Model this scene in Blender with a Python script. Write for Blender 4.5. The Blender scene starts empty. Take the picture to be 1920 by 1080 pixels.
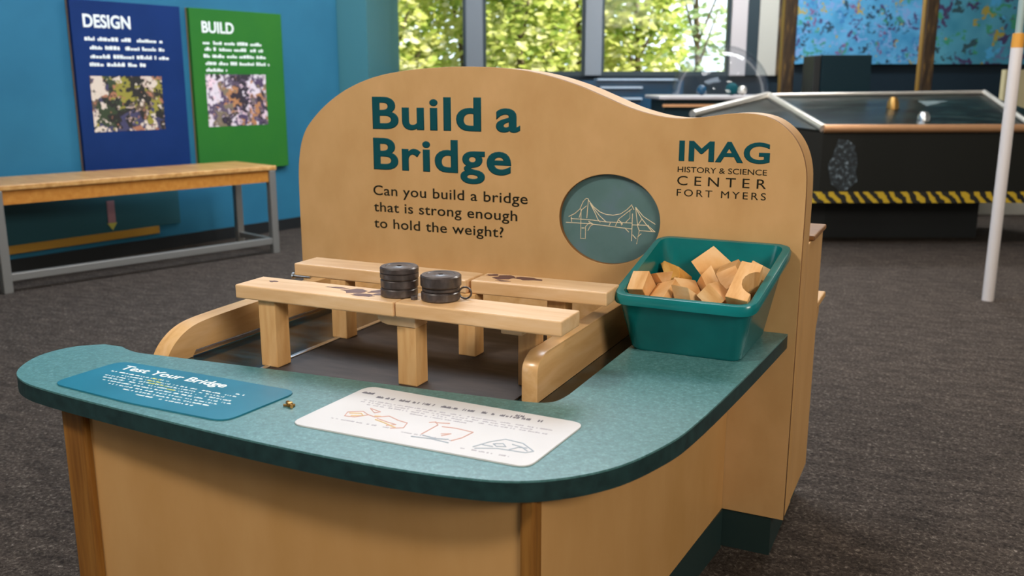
import bpy, bmesh, math, random
from mathutils import Vector, Matrix, Euler
sc = bpy.context.scene
R = math.radians
C = sc.collection

# ------------------------------------------------------------------ camera, world, lights, exposure
YAW = R(25.72)
EYE = 1.32
cam_d = bpy.data.cameras.new('camera')
cam_d.sensor_width = 36.0
cam_d.lens = 32.25
cam_d.dof.use_dof = True
cam_d.dof.focus_distance = 2.25
cam_d.dof.aperture_fstop = 3.6
cam = bpy.data.objects.new('camera', cam_d)
cam.location = (0, 0, EYE)
cam.rotation_euler = (R(90 - 12.617), 0, YAW)
C.objects.link(cam)
sc.camera = cam

sc.view_settings.view_transform = 'Standard'
sc.view_settings.look = 'None'
sc.view_settings.gamma = 1.0
sc.view_settings.use_curve_mapping = False
sc.view_settings.exposure = 0.0

world = bpy.data.worlds.new('sky')
sc.world = world
world.use_nodes = True
bg = world.node_tree.nodes['Background']
bg.inputs['Color'].default_value = (0.80, 0.90, 1.0, 1)
bg.inputs['Strength'].default_value = 2.6


def light(name, kind, loc, energy, color, size=None, size_y=None, target=None, rot=None):
    l = bpy.data.lights.new(name, kind)
    l.energy = energy
    l.color = color
    if kind == 'AREA':
        l.size = size
        if size_y:
            l.shape = 'RECTANGLE'
            l.size_y = size_y
    o = bpy.data.objects.new(name, l)
    o.location = loc
    if target:
        o.rotation_euler = (Vector(target) - Vector(loc)).to_track_quat('-Z', 'Y').to_euler()
    if rot:
        o.rotation_euler = rot
    C.objects.link(o)
    return o


def rm(u, v, z=0.0):
    """room coordinates (u along the back wall, v away from the viewer's end) to world"""
    return Vector((u * math.cos(YAW) - v * math.sin(YAW), u * math.sin(YAW) + v * math.cos(YAW), z))


sun = light('sun', 'SUN', (0, 0, 20), 13.0, (1.0, 0.93, 0.78), target=Vector((0, 0, 20)) + rm(-0.72, 0.30, -0.62))
sun.data.angle = R(1.0)
# ceiling lamps of the hall, plus one added fill light
light('ceiling_lamp_key', 'AREA', (-2.2, -0.4, 3.9), 135, (1.0, 0.93, 0.83), 0.6, 0.6, target=(-1.15, 1.8, 0.7))
light('added_fill_light', 'AREA', (3.6, -0.9, 3.3), 185, (1.0, 0.92, 0.80), 2.0, 1.2, target=(-0.7, 1.8, 0.4))  # unseen fill added to brighten the front and side panels
light('ceiling_lamp_bench', 'AREA', (-3.5, 6.9, 3.9), 55, (0.98, 0.97, 1.0), 1.2, 0.6, rot=(0, 0, R(10)))
light('ceiling_lamp_mid', 'AREA', rm(-0.6, 5.4, 3.9), 235, (0.74, 0.86, 1.0), 3.0, 1.6, rot=(0, 0, YAW))
light('ceiling_lamp_far', 'AREA', rm(3.0, 9.7, 3.9), 170, (0.92, 0.97, 1.0), 1.6, 0.6, rot=(0, 0, YAW))
light('ceiling_lamp_aisle', 'AREA', rm(2.8, 4.4, 3.9), 100, (1.0, 0.93, 0.86), 1.2, 0.6, rot=(0, 0, YAW))


for u, v in ((1.5, 7.2), (2.6, 8.3), (3.7, 6.9), (2.0, 10.4), (1.1, 8.6)):
    s_ = light('ceiling_spot', 'POINT', rm(u, v, 3.85), 22, (1.0, 0.94, 0.84))
    s_.data.shadow_soft_size = 0.07


# ------------------------------------------------------------------ materials
def lin(h, a=1.0):
    h = h.lstrip('#')
    out = []
    for i in (0, 2, 4):
        c = int(h[i:i + 2], 16) / 255
        out.append(c / 12.92 if c <= 0.04045 else ((c + 0.055) / 1.055) ** 2.4)
    return (*out, a)


def mat(name, col, rough=0.5, metal=0.0, spec=0.5, coat=0.0):
    m = bpy.data.materials.new(name)
    m.use_nodes = True
    b = m.node_tree.nodes['Principled BSDF']
    b.inputs['Base Color'].default_value = lin(col)
    b.inputs['Roughness'].default_value = rough
    b.inputs['Metallic'].default_value = metal
    b.inputs['Specular IOR Level'].default_value = spec
    b.inputs['Coat Weight'].default_value = coat
    return m


def noisy(name, stops, scale=(1, 1, 1), nscale=5.0, detail=6, rough=0.5, spec=0.5, bump=0.0, bscale=None,
          coat=0.0, nrough=0.55, dist=0.0, kind='noise', rv=0.0):
    """noise driven colour ramp; stops = [(position, hex), ...]"""
    m = mat(name, stops[0][1], rough, 0, spec, coat)
    nt = m.node_tree
    b = nt.nodes['Principled BSDF']
    tc = nt.nodes.new('ShaderNodeTexCoord')
    mp = nt.nodes.new('ShaderNodeMapping')
    mp.inputs['Scale'].default_value = scale
    nt.links.new(tc.outputs['Object'], mp.inputs['Vector'])
    if kind == 'noise':
        n = nt.nodes.new('ShaderNodeTexNoise')
        n.inputs['Scale'].default_value = nscale
        n.inputs['Detail'].default_value = detail
        n.inputs['Roughness'].default_value = nrough
        n.inputs['Distortion'].default_value = dist
        out = n.outputs['Fac']
    else:
        n = nt.nodes.new('ShaderNodeTexVoronoi')
        n.inputs['Scale'].default_value = nscale
        s = nt.nodes.new('ShaderNodeSeparateColor')
        nt.links.new(n.outputs['Color'], s.inputs[0])
        out = s.outputs[0]
    nt.links.new(mp.outputs['Vector'], n.inputs['Vector'])
    r = nt.nodes.new('ShaderNodeValToRGB')
    r.color_ramp.elements[0].position = stops[0][0]
    r.color_ramp.elements[0].color = lin(stops[0][1])
    r.color_ramp.elements[1].position = stops[-1][0]
    r.color_ramp.elements[1].color = lin(stops[-1][1])
    for p, h in stops[1:-1]:
        e = r.color_ramp.elements.new(p)
        e.color = lin(h)
    nt.links.new(out, r.inputs['Fac'])
    nt.links.new(r.outputs['Color'], b.inputs['Base Color'])
    if bump:
        bp = nt.nodes.new('ShaderNodeBump')
        bp.inputs['Strength'].default_value = bump
        bp.inputs['Distance'].default_value = 0.002
        if bscale:
            n2 = nt.nodes.new('ShaderNodeTexNoise')
            n2.inputs['Scale'].default_value = bscale
            n2.inputs['Detail'].default_value = 3
            nt.links.new(mp.outputs['Vector'], n2.inputs['Vector'])
            nt.links.new(n2.outputs['Fac'], bp.inputs['Height'])
        else:
            nt.links.new(out, bp.inputs['Height'])
        nt.links.new(bp.outputs['Normal'], b.inputs['Normal'])
    return m


M = {}
M['board'] = noisy('maple_ply', [(0.25, '#bb915e'), (0.5, '#c29966'), (0.75, '#c99f6d')], (2.5, 2.5, 1.6), 4.0, 8, 0.55, 0.3)
M['panel'] = noisy('maple_panel', [(0.25, '#b4874f'), (0.5, '#bb8e58'), (0.75, '#c29660')], (3, 3, 1.0), 2.5, 8, 0.5, 0.3)
M['ply_edge'] = noisy('ply_edge', [(0.3, '#6a4524'), (0.5, '#7d5630'), (0.7, '#94683c')], (1, 120, 1), 1.0, 2, 0.6, 0.3)
M['post_trim'] = noisy('oak_trim', [(0.3, '#6e4418'), (0.5, '#855722'), (0.7, '#97682e')], (40, 40, 2), 1.5, 4, 0.55, 0.3)
M['maple'] = noisy('maple_block', [(0.25, '#cb9c68'), (0.5, '#dab182'), (0.75, '#e4c098')], (2, 14, 14), 2.2, 6, 0.42, 0.6, dist=0.5)
M['maple_v'] = noisy('maple_post', [(0.25, '#b98850'), (0.5, '#cd9f68'), (0.75, '#d8b07c')], (14, 14, 2), 2.2, 6, 0.5, 0.35, dist=0.5)
M['rail'] = noisy('lacquered_rail', [(0.25, '#c2915a'), (0.5, '#d4a872'), (0.75, '#deb688')], (14, 2, 14), 2.2, 6, 0.28, 0.7, dist=0.5)
M['laminate'] = noisy('speckled_laminate', [(0.28, '#2c5558'), (0.44, '#43706f'), (0.57, '#4f7f80'), (0.74, '#7fa6a8')], (1, 1, 1), 110, 5, 0.38, 0.9, nrough=0.8)
M['lam_edge'] = noisy('dark_edge_band', [(0.3, '#14292a'), (0.7, '#1f3a3a')], (1, 1, 1), 40, 3, 0.45, 0.4)
M['kick'] = mat('dark_teal_kick', '#1d302f', 0.5)
M['black_acrylic'] = noisy('smoked_tray_floor', [(0.35, '#0c1416'), (0.5, '#14262a'), (0.62, '#1c3a42'), (0.75, '#3a4450')], (2, 5, 2), 3.0, 4, 0.14, 0.6)
M['mat_rubber'] = noisy('brown_mat', [(0.3, '#2c2421'), (0.6, '#3b322e'), (0.8, '#4a403c')], (2, 8, 2), 5, 6, 0.62, 0.3)
M['alu'] = mat('aluminium', '#c5c8cc', 0.28, 1.0)
M['teal_plastic'] = noisy('teal_plastic', [(0.3, '#056466'), (0.7, '#0b787a')], (1, 1, 1), 6, 3, 0.22, 0.5)
M['iron'] = noisy('cast_iron', [(0.3, '#2e2826'), (0.6, '#473d3b'), (0.8, '#5e5452')], (1, 1, 1), 60, 4, 0.32, 0.8, bump=0.2)
M['brass'] = mat('brass', '#a8824a', 0.35, 0.9)
M['ink_teal'] = mat('teal_ink', '#08474f', 0.7, 0, 0.15)
M['ink_dark'] = mat('dark_ink', '#211f14', 0.7, 0, 0.15)
M['disc'] = noisy('grey_teal_disc', [(0.3, '#4e6c6b'), (0.55, '#587576'), (0.8, '#627686')], (1, 1, 1), 8, 4, 0.4, 0.4)
M['cream'] = mat('cream_line', '#e2cfae', 0.5)
M['stain'] = mat('burnt_mark', '#5a3226', 0.6)
M['wood_raw'] = noisy('raw_block_wood', [(0.3, '#cb9254'), (0.5, '#deaa70'), (0.7, '#eac08e')], (3, 3, 12), 3, 5, 0.6, 0.3)
M['wood_raw2'] = noisy('golden_block_wood', [(0.3, '#c08336'), (0.5, '#d39a4c'), (0.7, '#deae66')], (3, 3, 12), 3, 5, 0.6, 0.3)
M['plate_teal'] = noisy('teal_sign_plate', [(0.3, '#17687e'), (0.7, '#227790')], (1, 1, 1), 5, 3, 0.32, 0.5)
M['white_ink'] = mat('white_ink', '#e6ebe8', 0.5)
M['yellow_ink'] = mat('yellow_ink', '#c8c35a', 0.5)
M['plate_white'] = noisy('white_sign_plate', [(0.3, '#cdc9c8'), (0.7, '#d6d2d2')], (1, 1, 1), 5, 3, 0.4, 0.5)
M['grey_ink'] = mat('grey_ink', '#6e6a72', 0.6)
M['pale_ink'] = mat('pale_grey_ink', '#b0aab0', 0.6)
M['red_ink'] = mat('coral_ink', '#d0a498', 0.6)
M['gold_ink'] = mat('golden_ink', '#dcc090', 0.6)
M['blue_ink'] = mat('slate_ink', '#a4aeba', 0.6)
M['wall_blue'] = noisy('blue_wall_paint', [(0.3, '#25627e'), (0.7, '#2b6c88')], (1, 1, 1), 1.5, 3, 0.6, 0.2)
M['wall_teal'] = mat('deep_teal_paint', '#2a6c78', 0.6)
M['wall_navy'] = mat('navy_wall_paint', '#0f202b', 0.6, 0, 0.25)
M['wall_grey'] = mat('grey_wall_paint', '#a9a79f', 0.8)
M['ceil'] = mat('ceiling_white', '#cfcfca', 0.9)
M['base_black'] = mat('black_vinyl', '#15181a', 0.5)
M['poster_blue'] = noisy('navy_blue_panel', [(0.3, '#0e2858'), (0.7, '#143066')], (1, 1, 1), 2, 3, 0.6, 0.12)
M['poster_green'] = noisy('green_panel', [(0.3, '#28682a'), (0.7, '#2f6e28')], (1, 1, 1), 2, 3, 0.6, 0.12)
M['panel_edge'] = mat('panel_wood_edge', '#8a6c4c', 0.6)
M['bench_top'] = noisy('bench_wood', [(0.3, '#a8763e'), (0.5, '#c08e52'), (0.7, '#d0a268')], (12, 1.5, 12), 2, 5, 0.35, 0.5)
M['bench_apron'] = noisy('bench_apron_wood', [(0.3, '#a8671e'), (0.7, '#c08236')], (12, 1.5, 12), 2, 5, 0.5, 0.4)
M['steel'] = mat('grey_steel', '#8a8884', 0.42, 0.55)
M['bench_shade'] = mat('bench_shade_teal', '#1f5560', 0.5)  # shade under the bench painted as a darker wall colour
M['yellow_trim'] = mat('ochre_trim', '#b98a30', 0.5)
M['dull_ochre'] = mat('dull_ochre', '#7a5c20', 0.5)
M['frame_grey'] = mat('window_frame_grey', '#7c848e', 0.4, 0.3)
M['frame_dark'] = mat('window_frame_dark', '#2b3a42', 0.4, 0.3)
M['white_post'] = mat('white_pole', '#cfc6c2', 0.4)
M['grey_post'] = mat('grey_pole', '#8a9a96', 0.4)
M['orange'] = mat('orange_tape', '#c88a2e', 0.5)
M['dark_box'] = mat('dark_teal_box', '#0b252d', 0.6, 0, 0.2)
M['black_body'] = mat('black_exhibit_body', '#161612', 0.5, 0, 0.25)
M['black_gloss'] = noisy('glossy_black_top', [(0.4, '#0b0e0e'), (0.6, '#15211f'), (0.75, '#2c3230')], (2, 6, 2), 2, 4, 0.28, 0.25)
M['chrome'] = mat('chrome_rail', '#ddd6cc', 0.3, 0.75)
M['copper'] = mat('copper_rail', '#c9966c', 0.35, 0.6)
M['navy'] = mat('navy_cabinet', '#10405e', 0.25)
M['navy_light'] = mat('pale_ledge', '#a8bcd0', 0.4)
M['white_top'] = mat('white_table_top', '#b9b2b4', 0.35)
M['pole_wood'] = noisy('dark_pole_wood', [(0.35, '#241a12'), (0.55, '#44321e'), (0.75, '#8a6a30')], (6, 6, 1.2), 3, 4, 0.5, 0.4)
M['pale_board'] = mat('pale_khaki_board', '#b8ac86', 0.6)
M['lilac_board'] = mat('grey_lilac_board', '#6a6470', 0.6)
M['pink'] = mat('pink_tag', '#a87c84', 0.6)
M['trunk'] = mat('bark', '#6a5a4a', 0.9)
M['grass'] = noisy('lawn', [(0.3, '#4c6a2a'), (0.7, '#7d9440')], (1, 1, 1), 6, 4, 0.9, 0.2)
M['screen_grey'] = noisy('grey_info_sheet', [(0.3, '#5a6668'), (0.7, '#808886')], (1, 1, 1), 4, 3, 0.35, 0.5)
M['glitter'] = noisy('silver_speckles', [(0.45, '#1c2022'), (0.58, '#343c40'), (0.72, '#7c888e')], (1, 1, 1), 30, 4, 0.4, 0.5)


def carpet():
    m = noisy('taupe_carpet', [(0.32, '#191412'), (0.45, '#37302b'), (0.56, '#484039'), (0.70, '#847a70')], (1, 1, 1), 75, 5, 0.95, 0.1,
              bump=1.0, nrough=0.8, dist=0.6)
    nt = m.node_tree
    b = nt.nodes['Principled BSDF']
    ramp = [n for n in nt.nodes if n.type == 'VALTORGB'][0]
    tc = [n for n in nt.nodes if n.type == 'TEX_COORD'][0]
    mp = nt.nodes.new('ShaderNodeMapping')
    mp.inputs['Rotation'].default_value = (0, 0, -R(33))
    mp.inputs['Scale'].default_value = (3.5, 11, 1)
    nt.links.new(tc.outputs['Object'], mp.inputs['Vector'])
    n = nt.nodes.new('ShaderNodeTexNoise')
    n.inputs['Scale'].default_value = 2.0
    n.inputs['Detail'].default_value = 5
    nt.links.new(mp.outputs['Vector'], n.inputs['Vector'])
    r2 = nt.nodes.new('ShaderNodeValToRGB')
    r2.color_ramp.elements[0].position = 0.35
    r2.color_ramp.elements[0].color = (0.70, 0.69, 0.70, 1)
    r2.color_ramp.elements[1].position = 0.68
    r2.color_ramp.elements[1].color = (1.22, 1.20, 1.21, 1)
    nt.links.new(n.outputs['Fac'], r2.inputs['Fac'])
    mx = nt.nodes.new('ShaderNodeMix')
    mx.data_type = 'RGBA'
    mx.blend_type = 'MULTIPLY'
    mx.inputs[0].default_value = 1.0
    nt.links.new(ramp.outputs['Color'], mx.inputs[6])
    nt.links.new(r2.outputs['Color'], mx.inputs[7])
    nt.links.new(mx.outputs[2], b.inputs['Base Color'])
    return m


M['carpet'] = carpet()


def spots(name, base, stops, vscale, thr, warp=0.12):
    """base colour with irregular coloured spots (painted mural, crowd photo)"""
    m = mat(name, base, 0.55)
    nt = m.node_tree
    b = nt.nodes['Principled BSDF']
    tc = nt.nodes.new('ShaderNodeTexCoord')
    nz = nt.nodes.new('ShaderNodeTexNoise')
    nz.inputs['Scale'].default_value = vscale * 1.1
    nz.inputs['Detail'].default_value = 3
    mixv = nt.nodes.new('ShaderNodeMix')
    mixv.data_type = 'RGBA'
    mixv.inputs[0].default_value = warp
    nt.links.new(tc.outputs['Object'], nz.inputs['Vector'])
    nt.links.new(tc.outputs['Object'], mixv.inputs[6])
    nt.links.new(nz.outputs['Color'], mixv.inputs[7])
    vo = nt.nodes.new('ShaderNodeTexVoronoi')
    vo.inputs['Scale'].default_value = vscale
    nt.links.new(mixv.outputs[2], vo.inputs['Vector'])
    sp = nt.nodes.new('ShaderNodeSeparateColor')
    nt.links.new(vo.outputs['Color'], sp.inputs[0])
    r = nt.nodes.new('ShaderNodeValToRGB')
    r.color_ramp.interpolation = 'CONSTANT'
    el = r.color_ramp.elements
    el[0].position = 0.0
    el[0].color = lin(stops[0][1])
    el[1].position = stops[1][0]
    el[1].color = lin(stops[1][1])
    for p, h in stops[2:]:
        e = el.new(p)
        e.color = lin(h)
    nt.links.new(sp.outputs[0], r.inputs['Fac'])
    mth = nt.nodes.new('ShaderNodeMath')
    mth.operation = 'LESS_THAN'
    mth.inputs[1].default_value = thr
    nt.links.new(vo.outputs['Distance'], mth.inputs[0])
    mx = nt.nodes.new('ShaderNodeMix')
    mx.data_type = 'RGBA'
    n2 = nt.nodes.new('ShaderNodeTexNoise')
    n2.inputs['Scale'].default_value = vscale * 0.35
    r2 = nt.nodes.new('ShaderNodeValToRGB')
    bb = lin(base)
    r2.color_ramp.elements[0].position = 0.3
    r2.color_ramp.elements[0].color = (bb[0] * 0.6, bb[1] * 0.75, bb[2] * 0.8, 1)
    r2.color_ramp.elements[1].position = 0.7
    r2.color_ramp.elements[1].color = (min(1, bb[0] * 1.5 + .02), min(1, bb[1] * 1.2), min(1, bb[2] * 1.15), 1)
    nt.links.new(tc.outputs['Object'], n2.inputs['Vector'])
    nt.links.new(n2.outputs['Fac'], r2.inputs['Fac'])
    nt.links.new(mth.outputs[0], mx.inputs[0])
    nt.links.new(r2.outputs['Color'], mx.inputs[6])
    nt.links.new(r.outputs['Color'], mx.inputs[7])
    nt.links.new(mx.outputs[2], b.inputs['Base Color'])
    return m


M['mural'] = spots('mural_paint', '#3a8ab4', [(0, '#3a3460'), (0.16, '#17384c'), (0.34, '#94843a'), (0.44, '#2f7a6a'), (0.55, '#6a8ab8'), (0.76, '#665078'), (0.84, '#2a6a9c')], 12.0, 0.43, 0.3)
M['mural2'] = spots('mural_paint_green', '#2c7c92', [(0, '#33284e'), (0.22, '#1c3c44'), (0.40, '#8a7c30'), (0.5, '#2c7a5a'), (0.75, '#4a5c80'), (0.85, '#3a8ab4')], 9.0, 0.42, 0.3)
M['crowd'] = spots('crowd_photo', '#b8a89c', [(0, '#1c1a18'), (0.28, '#5a4a3c'), (0.42, '#8a8230'), (0.5, '#d0c0b0'), (0.7, '#3c3a5a'), (0.8, '#a06a50'), (0.9, '#2c3a22')], 13, 0.8, 0.35)
M['crowd2'] = spots('crowd_photo_pale', '#c8bcc8', [(0, '#2c2430'), (0.25, '#5a4c60'), (0.42, '#b07a50'), (0.55, '#d8ccd4'), (0.75, '#4a3a5a'), (0.88, '#7a6c58')], 14, 0.72, 0.35)
M['hazard'] = None


def hazard():
    m = mat('hazard_tape', '#c8a020', 0.5)
    nt = m.node_tree
    b = nt.nodes['Principled BSDF']
    tc = nt.nodes.new('ShaderNodeTexCoord')
    mp = nt.nodes.new('ShaderNodeMapping')
    mp.inputs['Rotation'].default_value = (0, R(40), 0)
    w = nt.nodes.new('ShaderNodeTexWave')
    w.bands_direction = 'X'
    w.inputs['Scale'].default_value = 4.2
    w.inputs['Distortion'].default_value = 3.0
    w.inputs['Detail Scale'].default_value = 3
    r = nt.nodes.new('ShaderNodeValToRGB')
    r.color_ramp.elements[0].position = 0.5
    r.color_ramp.elements[0].color = lin('#161512')
    r.color_ramp.elements[1].position = 0.58
    r.color_ramp.elements[1].color = lin('#b8961e')
    nt.links.new(tc.outputs['Object'], mp.inputs['Vector'])
    nt.links.new(mp.outputs['Vector'], w.inputs['Vector'])
    nt.links.new(w.outputs['Fac'], r.inputs['Fac'])
    nt.links.new(r.outputs['Color'], b.inputs['Base Color'])
    return m


M['hazard'] = hazard()


def glass(name, tint=(1, 1, 1, 1), refl=0.08, rough=0.0, ior=1.45, gain=1.0):
    m = bpy.data.materials.new(name)
    m.use_nodes = True
    nt = m.node_tree
    nt.nodes.clear()
    o = nt.nodes.new('ShaderNodeOutputMaterial')
    t = nt.nodes.new('ShaderNodeBsdfTransparent')
    t.inputs['Color'].default_value = tint
    g = nt.nodes.new('ShaderNodeBsdfGlossy')
    g.inputs['Roughness'].default_value = rough
    f = nt.nodes.new('ShaderNodeFresnel')
    f.inputs['IOR'].default_value = ior
    mm = nt.nodes.new('ShaderNodeMath')
    mm.operation = 'ADD'
    mm.inputs[1].default_value = refl
    mm.use_clamp = True
    mx = nt.nodes.new('ShaderNodeMixShader')
    gn = nt.nodes.new('ShaderNodeMath')
    gn.operation = 'MULTIPLY'
    gn.inputs[1].default_value = gain
    nt.links.new(f.outputs[0], gn.inputs[0])
    nt.links.new(gn.outputs[0], mm.inputs[0])
    nt.links.new(mm.outputs[0], mx.inputs[0])
    nt.links.new(t.outputs[0], mx.inputs[1])
    nt.links.new(g.outputs[0], mx.inputs[2])
    nt.links.new(mx.outputs[0], o.inputs[0])
    return m


M['pane'] = glass('window_glass', (0.95, 0.97, 0.97, 1), 0.0, 0.0, 1.12)
M['dome'] = glass('dome_acrylic', (0.93, 0.95, 0.96, 1), 0.02, 0.02, 1.2, 0.3)


def leaf(name, cols):
    m = noisy(name, cols, (1, 1, 1), 3.2, 4, 0.6, 0.3)
    nt = m.node_tree
    b = nt.nodes['Principled BSDF']
    ramp = [n for n in nt.nodes if n.type == 'VALTORGB'][0]
    o = [n for n in nt.nodes if n.type == 'OUTPUT_MATERIAL'][0]
    tr = nt.nodes.new('ShaderNodeBsdfTranslucent')
    nt.links.new(ramp.outputs['Color'], tr.inputs['Color'])
    mx = nt.nodes.new('ShaderNodeMixShader')
    mx.inputs[0].default_value = 0.45
    nt.links.new(b.outputs[0], mx.inputs[1])
    nt.links.new(tr.outputs[0], mx.inputs[2])
    nt.links.new(mx.outputs[0], o.inputs[0])
    return m


M['leaf_a'] = leaf('yellow_green_leaves', [(0.30, '#5c7a2a'), (0.42, '#9fb24a'), (0.53, '#cdcc72'), (0.66, '#eeeacb')])
M['leaf_b'] = leaf('mid_green_leaves', [(0.30, '#4f7034'), (0.42, '#92a642'), (0.55, '#c2c568'), (0.66, '#ebe6ba')])
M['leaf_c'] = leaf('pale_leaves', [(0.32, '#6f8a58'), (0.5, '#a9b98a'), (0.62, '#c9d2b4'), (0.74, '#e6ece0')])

# ------------------------------------------------------------------ object helpers
ROOTM = {}


def tag(o, label=None, cat=None, group=None, kind=None):
    if label:
        o['label'] = label
    if cat:
        o['category'] = cat
    if group:
        o['group'] = group
    if kind:
        o['kind'] = kind
    return o


def thing(name, label, cat, loc=(0, 0, 0), rotz=0.0, group=None):
    o = bpy.data.objects.new(name, None)
    o.empty_display_size = 0.05
    C.objects.link(o)
    o.location = loc
    o.rotation_euler = (0, 0, rotz)
    ROOTM[o.name] = Matrix.Translation(Vector(loc)) @ Matrix.Rotation(rotz, 4, 'Z')
    return tag(o, label, cat, group)


def obj(name, bm, m, parent=None, smooth=False, world=False):
    """links the bmesh as one mesh object; world=True: vertices are in world space, moved into the parent's frame"""
    me = bpy.data.meshes.new(name)
    if world and parent is not None:
        top = parent
        while top.parent:
            top = top.parent
        bmesh.ops.transform(bm, matrix=ROOTM[top.name].inverted(), verts=bm.verts)
    bmesh.ops.recalc_face_normals(bm, faces=bm.faces)
    bm.to_mesh(me)
    bm.free()
    ms = m if isinstance(m, (list, tuple)) else [m]
    for x in ms:
        me.materials.append(x)
    if smooth:
        me.polygons.foreach_set('use_smooth', [True] * len(me.polygons))
        try:
            me.set_sharp_from_angle(angle=R(38))
        except Exception:
            pass
    o = bpy.data.objects.new(name, me)
    C.objects.link(o)
    if parent is not None:
        o.parent = parent
    return o


def rel_root(name, bm, m, label, cat, loc, rotz=0.0, group=None, smooth=False):
    """a thing that is one mesh"""
    o = obj(name, bm, m, None, smooth)
    o.location = loc
    o.rotation_euler = (0, 0, rotz)
    return tag(o, label, cat, group)


def bx(bm, x0, x1, y0, y1, z0, z1, bev=0.0, seg=2, mi=0):
    r = bmesh.ops.create_cube(bm, size=1.0)
    vs = r['verts']
    for v in vs:
        v.co = Vector((x0 + (v.co.x + .5) * (x1 - x0), y0 + (v.co.y + .5) * (y1 - y0), z0 + (v.co.z + .5) * (z1 - z0)))
    fs = {f for v in vs for f in v.link_faces}
    for f in fs:
        f.material_index = mi
    if bev > 0:
        es = list({e for v in vs for e in v.link_edges})
        bmesh.ops.bevel(bm, geom=es, offset=bev, segments=seg, profile=0.5, affect='EDGES')
    return bm


def box(*a, **k):
    return bx(bmesh.new(), *a, **k)


def prism(bm, pts, axis, a0, a1, mi=0, mi_side=None, bev=0.0):
    """polygon in the two other axes extruded from a0 to a1 along axis ('x','y','z')"""
    def mk(p, a):
        return {'x': (a, p[0], p[1]), 'y': (p[0], a, p[1]), 'z': (p[0], p[1], a)}[axis]
    lo = [bm.verts.new(mk(p, a0)) for p in pts]
    hi = [bm.verts.new(mk(p, a1)) for p in pts]
    f1 = bm.faces.new(lo)
    f2 = bm.faces.new(hi[::-1])
    f1.material_index = f2.material_index = mi
    n = len(pts)
    for i in range(n):
        f = bm.faces.new((lo[i], hi[i], hi[(i + 1) % n], lo[(i + 1) % n]))
        f.material_index = mi if mi_side is None else mi_side
    if bev > 0:
        bmesh.ops.bevel(bm, geom=list(f1.edges) + list(f2.edges), offset=bev, segments=2, profile=0.5, affect='EDGES')
    return bm


def spline(pts, n=6, closed=False):
    out = []
    N = len(pts)
    P = [Vector(p) for p in pts]
    rng = range(N) if closed else range(N - 1)
    for i in rng:
        if closed:
            p0, p1, p2, p3 = P[(i - 1) % N], P[i], P[(i + 1) % N], P[(i + 2) % N]
        else:
            p0, p1, p2, p3 = P[max(i - 1, 0)], P[i], P[i + 1], P[min(i + 2, N - 1)]
        for k in range(n):
            t = k / n
            out.append(0.5 * ((2 * p1) + (p2 - p0) * t + (2 * p0 - 5 * p1 + 4 * p2 - p3) * t * t + (3 * p1 - p0 - 3 * p2 + p3) * t ** 3))
    if not closed:
        out.append(P[-1])
    return out


def tube(bm, pts, r, seg=10, cap=True, mi=0):
    pts = [Vector(p) for p in pts]
    rings = []
    for i, p in enumerate(pts):
        if i == 0:
            d = pts[1] - pts[0]
        elif i == len(pts) - 1:
            d = pts[-1] - pts[-2]
        else:
            d = (pts[i + 1] - p).normalized() + (p - pts[i - 1]).normalized()
        d.normalize()
        a = d.cross(Vector((0, 0, 1)))
        if a.length < 1e-3:
            a = d.cross(Vector((1, 0, 0)))
        a.normalize()
        b = d.cross(a)
        rr = r[i] if isinstance(r, (list, tuple)) else r
        rings.append([bm.verts.new(p + a * rr * math.cos(2 * math.pi * k / seg) + b * rr * math.sin(2 * math.pi * k / seg)) for k in range(seg)])
    for r0, r1 in zip(rings, rings[1:]):
        for k in range(seg):
            f = bm.faces.new((r0[k], r0[(k + 1) % seg], r1[(k + 1) % seg], r1[k]))
            f.material_index = mi
    if cap:
        bm.faces.new(rings[0][::-1]).material_index = mi
        bm.faces.new(rings[-1]).material_index = mi
    return bm


def lathe(bm, prof, seg=40, c=(0, 0), closed=True):
    rings = []
    for r, z in prof:
        rings.append([bm.verts.new((c[0] + r * math.cos(2 * math.pi * k / seg), c[1] + r * math.sin(2 * math.pi * k / seg), z)) for k in range(seg)])
    n = len(rings)
    for i in range(n if closed else n - 1):
        r0, r1 = rings[i], rings[(i + 1) % n]
        for k in range(seg):
            bm.faces.new((r0[k], r0[(k + 1) % seg], r1[(k + 1) % seg], r1[k]))
    return bm


def text_bm(body, x0, x1, base, cap, bold=0.0, spacing=1.0, depth=0.0006):
    """lettering laid out in x (width x0..x1) and y (baseline, cap height), thickness in z"""
    cu = bpy.data.curves.new('lettering', 'FONT')
    cu.body = body
    cu.size = 1.0
    cu.bevel_depth = bold
    cu.bevel_resolution = 0
    cu.space_character = spacing
    cu.extrude = 0.5
    cu.resolution_u = 5
    o = bpy.data.objects.new('lettering', cu)
    C.objects.link(o)
    bpy.context.view_layer.update()
    dg = bpy.context.evaluated_depsgraph_get()
    me = bpy.data.meshes.new_from_object(o.evaluated_get(dg))
    bm = bmesh.new()
    bm.from_mesh(me)
    bpy.data.objects.remove(o)
    bpy.data.curves.remove(cu)
    bpy.data.meshes.remove(me)
    bmesh.ops.remove_doubles(bm, verts=bm.verts, dist=1e-5)
    xs = [v.co.x for v in bm.verts]
    a, b = min(xs), max(xs)
    CAP = 0.675 + 2 * bold
    for v in bm.verts:
        v.co = Vector((x0 + (v.co.x - a) / (b - a) * (x1 - x0), base + (v.co.y + bold) * cap / CAP, (v.co.z + 0.5 + bold) * depth))
    return bm


def merge(bms):
    out = bmesh.new()
    for b in bms:
        me = bpy.data.meshes.new('tmp')
        b.to_mesh(me)
        b.free()
        out.from_mesh(me)
        bpy.data.meshes.remove(me)
    return out


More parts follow.
